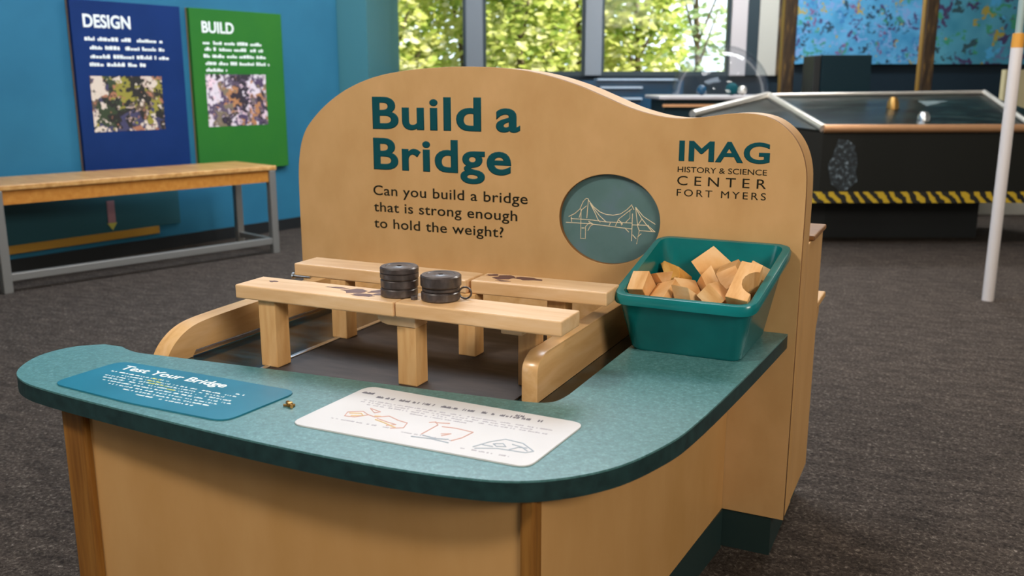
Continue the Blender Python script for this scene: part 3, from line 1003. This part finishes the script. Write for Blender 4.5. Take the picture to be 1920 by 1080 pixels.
sk1 = [[(0, .55), (.18, .75), (.32, .6), (.2, .35), (.05, .3), (0, .55)], [(.3, .62), (.45, .55), (.6, .75), (.8, .6), (.95, .55), (1, .25), (.85, .1)], [(.5, .5), (.7, .4), (.85, .35), (.75, .2)], [(.2, 1.0), (.4, .9), (.35, .78), (.2, 1.0)]]
obj('bridge_sketch', strokes(sk1, 0.0012, -1.072, 1.405, 0.150, 0.085), M['red_ink'], wpl, world=True)['label'] = 'coral sketch of blocks'
sk1b = [[(.05, .5), (.2, .62), (.28, .5), (.12, .38)], [(.5, .42), (.66, .34), (.9, .18)], [(.42, .6), (.5, .65)]]
obj('bridge_sketch', strokes(sk1b, 0.0016, -1.072, 1.405, 0.150, 0.085), M['gold_ink'], wpl, world=True)['label'] = 'golden sketch strokes'
sk2 = [[(0, .8), (.1, .9), (.2, .75), (.16, .1)], [(.3, .7), (.55, .75), (.9, .7), (.85, .3), (.75, .05)], [(.1, .85), (.35, .95)], [(.45, .3), (.6, .4), (.5, .2)]]
obj('bridge_sketch', strokes(sk2, 0.0012, -0.892, 1.405, 0.115, 0.085), M['red_ink'], wpl, world=True)['label'] = 'coral sketch of a trestle'
sk3 = [[(0, .1), (.15, .5), (.35, .8), (.7, .75), (1, .45)], [(.05, .05), (.4, .25), (.9, .3), (1, .45)], [(.25, .45), (.4, .55), (.5, .42), (.35, .35), (.25, .45)], [(.55, .6), (.75, .55), (.9, .4)], [(.1, .3), (.3, .3)], [(.6, .3), (.7, .5), (.85, .55)]]
obj('bridge_sketch', strokes(sk3, 0.0012, -0.755, 1.392, 0.110, 0.085), M['blue_ink'], wpl, world=True)['label'] = 'slate sketch of an arch'
obj('bridge_sketch', strokes([[(0, 0), (.5, .12), (1, .05)], [(.2, .3), (.6, .2), (.9, .35)]], 0.0014, -0.885, 1.395, 0.08, 0.05), M['blue_ink'], wpl, world=True)['label'] = 'slate sketch strokes'

# ------------------------------------------------------------------ teal bin
def rr_ring(bm, xf0, xf1, xb0, xb1, y0, y1, r, zf, zb, n=5):
    """rounded rectangle ring: front edge (y0) spans xf0..xf1, back edge (y1) xb0..xb1; height runs from zf to zb"""
    pts = rounded([(xf0, y0), (xf1, y0), (xb1, y1), (xb0, y1)], r, n)
    return [bm.verts.new((x, y, zf + (zb - zf) * (y - y0) / (y1 - y0))) for x, y in pts]


def loft(bm, rings, cap_first=True, cap_last=True):
    for a, b in zip(rings, rings[1:]):
        n = len(a)
        for k in range(n):
            bm.faces.new((a[k], a[(k + 1) % n], b[(k + 1) % n], b[k]))
    if cap_first:
        bm.faces.new(rings[0][::-1])
    if cap_last:
        bm.faces.new(rings[-1])


tub = thing('storage_bin', 'glossy teal plastic bin full of wooden blocks on the worktop against the board', 'bin', (-0.565, 2.29, 0.66))
bm = bmesh.new()
rings = [rr_ring(bm, -.698, -.430, -.700, -.428, 2.152, 2.430, .03, .6602, .6602),
         rr_ring(bm, -.705, -.424, -.706, -.420, 2.145, 2.436, .033, .668, .668),
         rr_ring(bm, -.727, -.399, -.722, -.376, 2.105, 2.450, .035, .786, .878),
         ]
inn = [rr_ring(bm, -.719, -.407, -.714, -.384, 2.113, 2.444, .032, .812, .902),
       rr_ring(bm, -.699, -.430, -.700, -.426, 2.151, 2.430, .03, .672, .672),
       rr_ring(bm, -.692, -.436, -.694, -.434, 2.158, 2.424, .028, .665, .665)]
lipr = [rr_ring(bm, -.729, -.397, -.724, -.374, 2.103, 2.452, .036, .788, .880),
        rr_ring(bm, -.738, -.388, -.732, -.364, 2.093, 2.464, .042, .787, .879),
        rr_ring(bm, -.739, -.386, -.733, -.362, 2.091, 2.466, .043, .803, .896),
        rr_ring(bm, -.736, -.389, -.730, -.365, 2.094, 2.463, .041, .811, .903),
        rr_ring(bm, -.728, -.397, -.722, -.373, 2.103, 2.455, .036, .814, .905)]
loft(bm, rings + lipr + inn)
obj('tub', bm, M['teal_plastic'], tub, smooth=True, world=True)
BLOCKS = [
    ('wedge', 0.1154, 0.0581, 0.0568, (-0.551, 2.283, 0.6939), (0.0121, 0.0, 0.0, 0.9999)),
    ('tri', 0.1233, 0.0623, 0.0435, (-0.6205, 2.2188, 0.6873), (1.0, 0.0, -0.0, -0.0031)),
    ('arch', 0.1392, 0.0654, 0.0525, (-0.5629, 2.1904, 0.7184), (0.9694, -0.0204, 0.2088, 0.1277)),
    ('trap', 0.1036, 0.0524, 0.0425, (-0.6245, 2.2694, 0.7302), (0.0737, -0.0039, -0.8616, -0.5022)),
    ('wedge', 0.1175, 0.0599, 0.0493, (-0.5979, 2.3463, 0.7032), (0.3112, 0.1026, -0.2959, -0.8973)),
    ('arch', 0.1092, 0.0521, 0.0466, (-0.649, 2.3555, 0.7249), (0.5849, -0.0518, 0.3279, 0.7401)),
    ('tri', 0.1381, 0.0633, 0.042, (-0.6159, 2.3958, 0.7569), (0.298, -0.0138, 0.4181, 0.858)),
    ('brick', 0.0926, 0.0593, 0.0372, (-0.5131, 2.3743, 0.6952), (0.4354, 0.4354, 0.5572, 0.5572)),
    ('wedge', 0.0995, 0.0491, 0.0548, (-0.528, 2.2608, 0.7446), (0.1048, 0.4264, 0.8537, -0.2799)),
    ('tri', 0.1009, 0.0596, 0.0439, (-0.5074, 2.1707, 0.7473), (0.1571, 0.0588, 0.9858, -0.008)),
    ('arch', 0.1087, 0.0639, 0.0454, (-0.4641, 2.3728, 0.7272), (0.0216, 0.6765, 0.2058, 0.7068)),
    ('trap', 0.1046, 0.0526, 0.0544, (-0.6743, 2.1744, 0.7275), (0.1552, -0.6278, 0.1697, -0.7436)),
    ('wedge', 0.1059, 0.0588, 0.0479, (-0.5264, 2.4024, 0.789), (0.9788, -0.1302, -0.1495, 0.0513)),
    ('arch', 0.1032, 0.0508, 0.0565, (-0.4555, 2.213, 0.7283), (0.6916, 0.0907, 0.2367, 0.6763)),
    ('tri', 0.1038, 0.0651, 0.0561, (-0.5809, 2.4152, 0.8333), (0.0407, 0.5133, -0.74, -0.4327)),
    ('brick', 0.1079, 0.0607, 0.0439, (-0.6859, 2.2055, 0.794), (0.7123, 0.2631, 0.6163, 0.2087)),
    ('wedge', 0.1202, 0.0633, 0.0518, (-0.5962, 2.2744, 0.7772), (0.03, 0.8538, -0.4836, -0.1904)),
    ('tri', 0.1151, 0.0491, 0.0448, (-0.6811, 2.2984, 0.7747), (0.1799, -0.4349, -0.4233, 0.7742)),
    ('arch', 0.1391, 0.0598, 0.0531, (-0.4334, 2.1892, 0.8319), (0.6465, -0.3421, -0.5641, 0.3832)),
    ('trap', 0.1265, 0.0653, 0.0423, (-0.5391, 2.3094, 0.7957), (0.3049, 0.8236, -0.0436, -0.4763)),
    ('wedge', 0.0984, 0.0578, 0.0538, (-0.4416, 2.3815, 0.8118), (0.1613, 0.5856, 0.6973, -0.3806)),
    ('arch', 0.1108, 0.0603, 0.0564, (-0.4561, 2.2916, 0.7815), (0.2826, 0.577, 0.7606, -0.0935)),
    ('tri', 0.1231, 0.0549, 0.0513, (-0.5534, 2.1582, 0.7855), (0.1821, 0.8556, 0.426, -0.2308)),
    ('brick', 0.1032, 0.055, 0.041, (-0.4983, 2.1775, 0.8123), (0.6754, 0.2005, 0.2901, 0.6477)),
    ('wedge', 0.1166, 0.0521, 0.0532, (-0.6493, 2.3776, 0.8157), (0.3724, 0.3597, 0.2629, 0.8141)),
    ('tri', 0.1085, 0.0602, 0.0452, (-0.6744, 2.261, 0.8132), (0.0432, -0.6583, 0.7374, -0.1448)),
    ('arch', 0.1097, 0.06, 0.0452, (-0.6285, 2.1791, 0.7946), (0.6033, 0.3138, -0.0895, -0.7277)),
    ('trap', 0.1212, 0.0537, 0.0442, (-0.4971, 2.3349, 0.8418), (0.6972, 0.2422, -0.1786, -0.6507)),
]


def block_bm(kind, L, W, H):
    l, h = L / 2, H / 2
    if kind == 'brick':
        p = [(-l, -h), (l, -h), (l, h), (-l, h)]
    elif kind == 'wedge':
        p = [(-l, -h), (l, -h), (l, -h * .4), (-l * .2, h), (-l, h * .7)]
    elif kind == 'tri':
        p = [(-l, -h), (l, -h), (l * .1, h), (-l * .1, h)]
    elif kind == 'trap':
        p = [(-l, -h), (l, -h), (l * .55, h), (-l * .7, h)]
    else:
        p = [(-l, -h)] + [(-l * .6 * math.cos(t), -h + H * .62 * math.sin(t)) for t in [math.pi * q / 8 for q in range(9)]] + [(l, -h), (l, h), (-l, h)]
    bm = prism(bmesh.new(), p, 'y', -W / 2, W / 2, bev=0.0015)
    if kind != 'brick':
        for v in bm.verts:          # cut a little narrower towards one face
            if v.co.y > 0:
                v.co.x *= 0.86
                v.co.z = -h + (v.co.z + h) * 0.84
    return bm


KIND = {'brick': 'straight brick-shaped', 'wedge': 'wedge-shaped', 'tri': 'triangular', 'trap': 'slant-ended', 'arch': 'arched'}
BLOCK_LABELS = {
    18: 'arched wooden block with a round notch lying along the bin rim beside the board edge',
    14: 'large triangular wooden block crowning the heap in front of the bin back wall',
    15: 'brick-shaped wooden block in the bin corner nearest the bridge planks',
    23: 'square-faced wooden block tilted against the front rim beside the notched arch block',
    27: 'slanted wooden block wedged between the crowning triangular block and the notched arch',
    26: 'wooden block at the front rim, second from the bridge side of the bin',
    22: 'wooden block at the front rim, third from the bridge side of the bin',
    24: 'golden pointed wooden block lying at the back of the heap toward the bridge side',
    19: 'sharp-cornered wooden block standing just below the crowning triangular block',
    16: 'flat-topped wooden block at the center of the heap just behind the front rim row',
    25: 'small block face showing between the corner brick block and the golden block',
    20: 'block half hidden between the notched arch block and the bin side wall',
    21: 'block peeking out below the notch of the arched wooden block',
}
for i, (kind, L, W, H, loc, q) in enumerate(BLOCKS):
    o = obj('wood_block', block_bm(kind, L, W, H), M['wood_raw2'] if i % 7 == 3 else M['wood_raw'])
    o.rotation_mode = 'QUATERNION'
    o.location = loc
    o.rotation_quaternion = q
    tag(o, BLOCK_LABELS.get(i, 'small wooden block buried in the heap inside the teal bin'), 'wooden block', 'wooden blocks heaped in the teal bin')


# ------------------------------------------------------------------ bench and panels by the left wall
BA = math.atan2(1.88, 0.595)          # direction of the bench's long side
bl = Vector((-5.41, 3.77, 0))
ben = thing('bench', 'long wooden bench on a grey steel frame along the blue wall', 'bench', bl, BA)
# local x along the front edge, local y towards the wall
Lb, Db = 1.975, 0.55
obj('bench_top', box(-0.20, Lb + 0.035, -0.03, Db + 0.02, 0.655, 0.69, 0.006), M['bench_top'], ben)
bm = bmesh.new()
bx(bm, 0.03, Lb - 0.03, -0.012, 0.012, 0.565, 0.655)
bx(bm, 0.03, Lb - 0.03, Db - 0.02, Db, 0.565, 0.655)
bx(bm, -0.18, -0.03, -0.012, 0.012, 0.565, 0.655)
obj('apron', bm, M['bench_apron'], ben)
for x in (0.0, Lb):
    for y in (0.0, Db - 0.03):
        obj('leg', box(x - 0.028, x + 0.028, y - 0.028, y + 0.028, 0, 0.655, 0.004), M['steel'], ben)
obj('stretcher', box(0.028, Lb - 0.028, -0.022, 0.022, 0.075, 0.125, 0.004), M['steel'], ben)
for x in (0.0, Lb):
    obj('stretcher', box(x - 0.02, x + 0.02, 0.028, Db - 0.058, 0.075, 0.115, 0.004), M['steel'], ben)

lp = thing('bench_shade_panel', 'low panel painting the bench shade on the wall in dark teal, with an ochre bottom trim', 'panel', wl(-2.1, 0.0, 0.19), math.pi / 2 - WA)
obj('panel', wall_bm(-3.4, -1.16, 0.002, 0.02, 0.20, 0.60), M['bench_shade'], lp, world=True)  # sheet standing in for the bench's shade on the blue wall
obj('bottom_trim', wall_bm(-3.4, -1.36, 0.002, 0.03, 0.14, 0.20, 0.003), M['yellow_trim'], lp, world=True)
tg = thing('hanging_tag', 'narrow pinkish tag with yellow tip hanging on the panel of painted bench shade', 'tag', wl(-1.75, 0.03, 0.22), math.pi / 2 - WA)
obj('strip', wall_bm(-1.785, -1.725, 0.021, 0.027, 0.27, 0.44), M['pink'], tg, world=True)
bm = bmesh.new()
prism(bm, [(-1.795, 0.27), (-1.715, 0.27), (-1.755, 0.215)], 'y', 0.021, 0.027)
for v in bm.verts:
    v.co = wl(v.co.x, v.co.y, v.co.z)
obj('tip', bm, M['yellow_ink'], tg, world=True)


def poster(name, label, s0, s1, z0, z1, m, title, tx, tz, rows, photo, pm, seed):
    t = thing(name, label, 'poster', wl((s0 + s1) / 2, 0.0, z0), math.pi / 2 - WA, 'exhibit panels above the bench')
    obj('panel', wall_bm(s0, s1, 0.012, 0.045, z0, z1, 0.003), m, t, world=True)
    obj('backing', wall_bm(s0 - 0.004, s1 - 0.004, 0.001, 0.012, z0, z1), M['panel_edge'], t, world=True)

    def on(bm, d=0.0455):
        for v in bm.verts:
            v.co = wl(v.co.x, d + v.co.z, v.co.y)
        return bm
    obj('title_lettering', on(text_bm(title, tx[0], tx[1], tz[0], tz[1] - tz[0], 0.03, 1.0, 0.001)), M['white_ink'], t, world=True)
    _w = obj('small_writing', on(dashes(rows, tx[0], s1 - 0.1, 0.024, seed, wmin=0.5, wmax=1.4, fill=0.92, depth=0.001)), M['white_ink'], t, world=True)
    _w['kind'] = 'stuff'
    ph = obj('picture', wall_bm(photo[0], photo[1], 0.0452, 0.047, photo[2], photo[3]), pm, t, world=True)
    ph['label'] = 'printed crowd picture'


poster('wall_poster', 'navy blue panel titled DESIGN on the blue wall above the bench', -1.935, -1.035, 0.60, 1.905, M['poster_blue'], 'DESIGN', (-1.845, -1.470), (1.712, 1.805),
       [(1.620, 0, 0.86), (1.558, 0.02, 0.9), (1.495, 0.02, 0.93), (1.438, 0.03, 0.66)], (-1.835, -1.245, 0.960, 1.368), M['crowd'], 21)
poster('wall_poster', 'green panel titled BUILD on the blue wall nearer the windows', -0.952, -0.020, 0.587, 1.905, M['poster_green'], 'BUILD', (-0.842, -0.530), (1.715, 1.805),
       [(1.625, 0.0, 0.8), (1.575, 0.02, 0.82), (1.52, 0.0, 0.86), (1.462, 0.02, 0.92), (1.41, 0.02, 0.3)], (-0.838, -0.228, 0.962, 1.388), M['crowd2'], 22)

# ------------------------------------------------------------------ far right: dark exhibit, dome table, mural, poles
ex = thing('pit_exhibit', 'big black polygonal exhibit with shiny rails and a yellow hazard stripe', 'exhibit', rm(3.2, 8.0, 0), YAW)
FA, FB, FC, FD, FE = (1.5, 7.75), (2.35, 8.6), (2.48, 7.4), (4.55, 7.4), (4.33, 8.6)
bm = bmesh.new()
zt = {0: 1.05, 1: 0.95, 2: 0.955, 3: 1.22, 4: 1.19}
foot = [FA, FC, FD, FE, FB]
lo = [bm.verts.new((p[0], p[1], 0.46)) for p in foot]
hi = [bm.verts.new((p[0], p[1], zt[i])) for i, p in enumerate(foot)]
n = len(foot)
for i in range(n):
    bm.faces.new((lo[i], lo[(i + 1) % n], hi[(i + 1) % n], hi[i]))
bm.faces.new(lo)
obj('body', room_bm(bm), M['black_body'], ex, world=True)
bm = bmesh.new()
h = [bm.verts.new((p[0], p[1], zt[i])) for i, p in enumerate(foot)]
bm.faces.new((h[1], h[2], h[3], h[4]))
bm.faces.new((h[0], h[1], h[4]))
h2 = [bm.verts.new((p[0], p[1], zt[i] - 0.02)) for i, p in enumerate(foot)]
bm.faces.new(h2[::-1])
for i in range(n):
    bm.faces.new((h2[i], h2[(i + 1) % n], h[(i + 1) % n], h[i]))
obj('sloped_top', room_bm(bm), M['black_gloss'], ex, world=True)
bm = bmesh.new()
prism(bm, [(p[0], p[1]) for p in foot], 'z', 0.37, 0.46)
p = obj('hazard_stripe', bm, M['hazard'], ex)
bmesh_fix = p.data
for v in bmesh_fix.vertices:
    v.co = ROOTM[ex.name].inverted() @ rm(v.co.x, v.co.y, v.co.z)
p['label'] = 'black and yellow hazard stripe'
bm = bmesh.new()
prism(bm, [(1.95, 8.1), (2.72, 7.92), (4.05, 7.92), (4.15, 8.5), (2.4, 8.5)], 'z', 0.0, 0.37)
obj('base', room_bm(bm), M['base_black'], ex, world=True)


def e3(i, dz=0.0):
    return (foot[i][0], foot[i][1], zt[i] + dz)


bm = bmesh.new()
tube(bm, [e3(1, .012), e3(2, .012)], 0.034, 10)
p = obj('rail', room_bm(bm), M['copper'], ex, smooth=True, world=True)
p['label'] = 'coppery front rail'
for a, b, r in ((0, 4, 0.034), (4, 1, 0.034), (4, 3, 0.02)):
    bm = bmesh.new()
    tube(bm, [e3(a, .014), e3(b, .014)], r, 10)
    obj('rail', room_bm(bm), M['chrome'], ex, smooth=True, world=True)
bm = bmesh.new()
tube(bm, [(4.33, 8.6, 1.235), (4.24, 7.95, 1.09), (4.15, 7.41, 0.98)], 0.024, 10)
obj('rail', room_bm(bm), M['chrome'], ex, smooth=True, world=True)


def slope(u, v, dz=0.0):
    """a point on the sloped top"""
    return (u, v, 0.953 + (v - 7.4) / 1.2 * 0.25 + dz)


bm = bmesh.new()
for (a, b, c, d) in ((3.62, 4.05, 7.95, 8.35),):
    vs = [slope(a, c, .006), slope(b, c, .006), slope(b, d, .012), slope(a, d, .012)]
    v2 = [slope(a, c, .0), slope(b, c, .0), slope(b, d, .004), slope(a, d, .004)]
    t_ = [bm.verts.new(q) for q in vs]
    b_ = [bm.verts.new(q) for q in v2]
    bm.faces.new(t_)
    bm.faces.new(b_[::-1])
    for i in range(4):
        bm.faces.new((b_[i], b_[(i + 1) % 4], t_[(i + 1) % 4], t_[i]))
obj('info_sheet', room_bm(bm), M['screen_grey'], ex, world=True)
bm = bmesh.new()
rnd = random.Random(8)
pts = [(2.66 + 0.13 * (1 + .25 * rnd.uniform(-1, 1)) * math.cos(2 * math.pi * q / 18), 0.68 + 0.2 * (1 + .25 * rnd.uniform(-1, 1)) * math.sin(2 * math.pi * q / 18)) for q in range(18)]
prism(bm, pts, 'y', 7.397, 7.3995)
obj('sticker', room_bm(bm), M['glitter'], ex, world=True)['label'] = 'silvery speckled sticker'
for u, v, hgt, mm in ((3.30, 8.1, 0.10, 'brass'), (3.40, 7.7, 0.07, 'alu')):
    bm = bmesh.new()
    z = slope(u, v)[2]
    lathe(bm, [(0.001, z - .01), (0.05, z - .01), (0.05, z + hgt * .5), (0.03, z + hgt), (0.001, z + hgt)], 16, (u, v), closed=False)
    obj('knob', room_bm(bm), M[mm], ex, smooth=True, world=True)

dt = thing('display_table', 'dark table with a pale edge under the clear dome', 'table', rm(2.0, 9.1, 0), YAW)
obj('table_top', rbox(1.36, 2.62, 8.66, 9.62, 1.165, 1.20, 0.01), M['white_top'], dt, world=True)
obj('table_body', rbox(1.42, 2.56, 8.72, 9.56, 0.0, 1.165), M['dark_box'], dt, world=True)
obj('lower_rail', rbox(1.40, 2.20, 8.675, 8.72, 1.10, 1.125), M['copper'], dt, world=True)
bm = bmesh.new()
prof = [(0.475 * math.cos(R(a)), 0.475 * math.sin(R(a))) for a in range(0, 90, 5)] + [(0.002, 0.475)]
lathe(bm, prof, 48, closed=False)
dm = rel_root('clear_dome', bm, M['dome'], 'big transparent dome standing on the table in front of the windows', 'dome', rm(2.03, 9.15, 1.20), YAW, smooth=True)
GB = 'small shiny pieces under the dome'
for i, (u, v, z, r, mm, lb) in enumerate([(1.85, 9.15, 1.20, 0.05, 'navy', 'navy ball lying under the clear dome'), (2.12, 9.05, 1.20, 0.06, 'ink_teal', 'teal ball lying under the clear dome'), (2.27, 9.25, 1.20, 0.045, 'chrome', 'shiny silver ball lying under the clear dome')]):
    bm = bmesh.new()
    bmesh.ops.create_uvsphere(bm, u_segments=20, v_segments=12, radius=r)
    bmesh.ops.translate(bm, verts=bm.verts, vec=(0, 0, r))
    rel_root('display_ball', bm, M[mm], lb, 'ball', rm(u, v, z), 0, GB, smooth=True)

nv = thing('navy_shelf', 'glossy navy shelf unit with pale ledges below the windows', 'shelf', rm(1.45, 10.9, 0), YAW)
obj('body', rbox(0.75, 1.98, 10.85, 11.25, 0, 1.345), M['navy'], nv, world=True)
for z, a, b in ((1.345, 0.98, 1.9), (1.255, 1.02, 1.50), (1.13, 1.15, 1.5)):
    obj('ledge', rbox(a, b, 10.78, 10.87 if z < 1.34 else 11.25, z, z + 0.022), M['navy_light'], nv, world=True)
nv2 = thing('long_low_cabinet', 'dark navy cabinet along the window wall behind the sign board', 'cabinet', rm(-0.4, 11.0, 0), YAW)
obj('body', rbox(-1.3, 0.7, 10.95, 11.4, 0, 1.33), M['navy'], nv2, world=True)
obj('top', rbox(-1.32, 0.72, 10.92, 11.42, 1.33, 1.355), M['dark_box'], nv2, world=True)

tb = thing('tall_dark_cabinet', 'dark teal box cabinet in front of the mural between two wooden poles', 'cabinet', rm(3.1, 9.0, 0), YAW)
obj('body', rbox(2.93, 3.40, 8.92, 9.3, 0, 1.575, 0.008), M['dark_box'], tb, world=True)
obj('side_post', rbox(2.86, 2.928, 8.94, 9.28, 0, 1.57, 0.006), M['base_black'], tb, world=True)

G5 = 'mural boards on the far wall'
mb = thing('mural_board', 'blue mural board with colourful blotches between the wooden poles', 'mural', rm(4.2, 11.45, 1.5), YAW, G5)
obj('board', rbox(3.42, 5.08, 11.42, 11.47, 1.54, 2.95), M['mural'], mb, world=True)
mb = thing('mural_board', 'greener mural board with dark blotches beside the white pole', 'mural', rm(6.0, 11.45, 1.5), YAW, G5)
obj('board', rbox(5.09, 7.2, 11.42, 11.47, 1.54, 2.95), M['mural2'], mb, world=True)
for u, v, lb in ((2.80, 9.62, 'dark wooden pole with yellow streaks beside the dark cabinet'), (4.16, 9.5, 'dark wooden pole with yellow streaks standing between the two mural boards')):
    t = thing('wooden_pole', lb, 'pole', rm(u, v, 0), YAW, 'tall wooden poles before the mural')
    obj('shaft', box(-0.062, 0.062, -0.06, 0.06, 0, 4.0, 0.012), M['pole_wood'], t)
    obj('edge_strip', box(-0.072, -0.0625, -0.045, 0.03, 0, 4.0), M['dull_ochre'], t)

wp = thing('white_pole', 'straight white pole with an orange collar standing on the carpet', 'pole', (0.256, 6.28, 0))
bm = lathe(bmesh.new(), [(0.001, 0), (0.034, 0), (0.033, 1.52), (0.001, 1.52)], 24, closed=False)
obj('sleeve', bm, M['white_post'], wp, smooth=True)
bm = lathe(bmesh.new(), [(0.001, 1.52), (0.0335, 1.52), (0.031, 1.60), (0.001, 1.605)], 24, closed=False)
obj('collar', bm, M['orange'], wp, smooth=True)
bm = lathe(bmesh.new(), [(0.001, 1.6), (0.02, 1.6), (0.02, 4.0), (0.001, 4.0)], 20, closed=False)
obj('upper_tube', bm, M['grey_post'], wp, smooth=True)

pb = thing('side_display', 'pale upright display behind the white pole at the frame edge', 'display', rm(5.1, 9.6, 0), YAW)
obj('board', rbox(5.03, 5.9, 9.6, 9.68, 0.95, 1.45), M['pale_board'], pb, world=True)
obj('lower_board', rbox(5.0, 5.9, 9.6, 9.7, 0.36, 0.95), M['lilac_board'], pb, world=True)
obj('plinth', rbox(4.4, 6.0, 9.3, 9.9, 0.0, 0.36, 0.01), M['wall_grey'], pb, world=True)
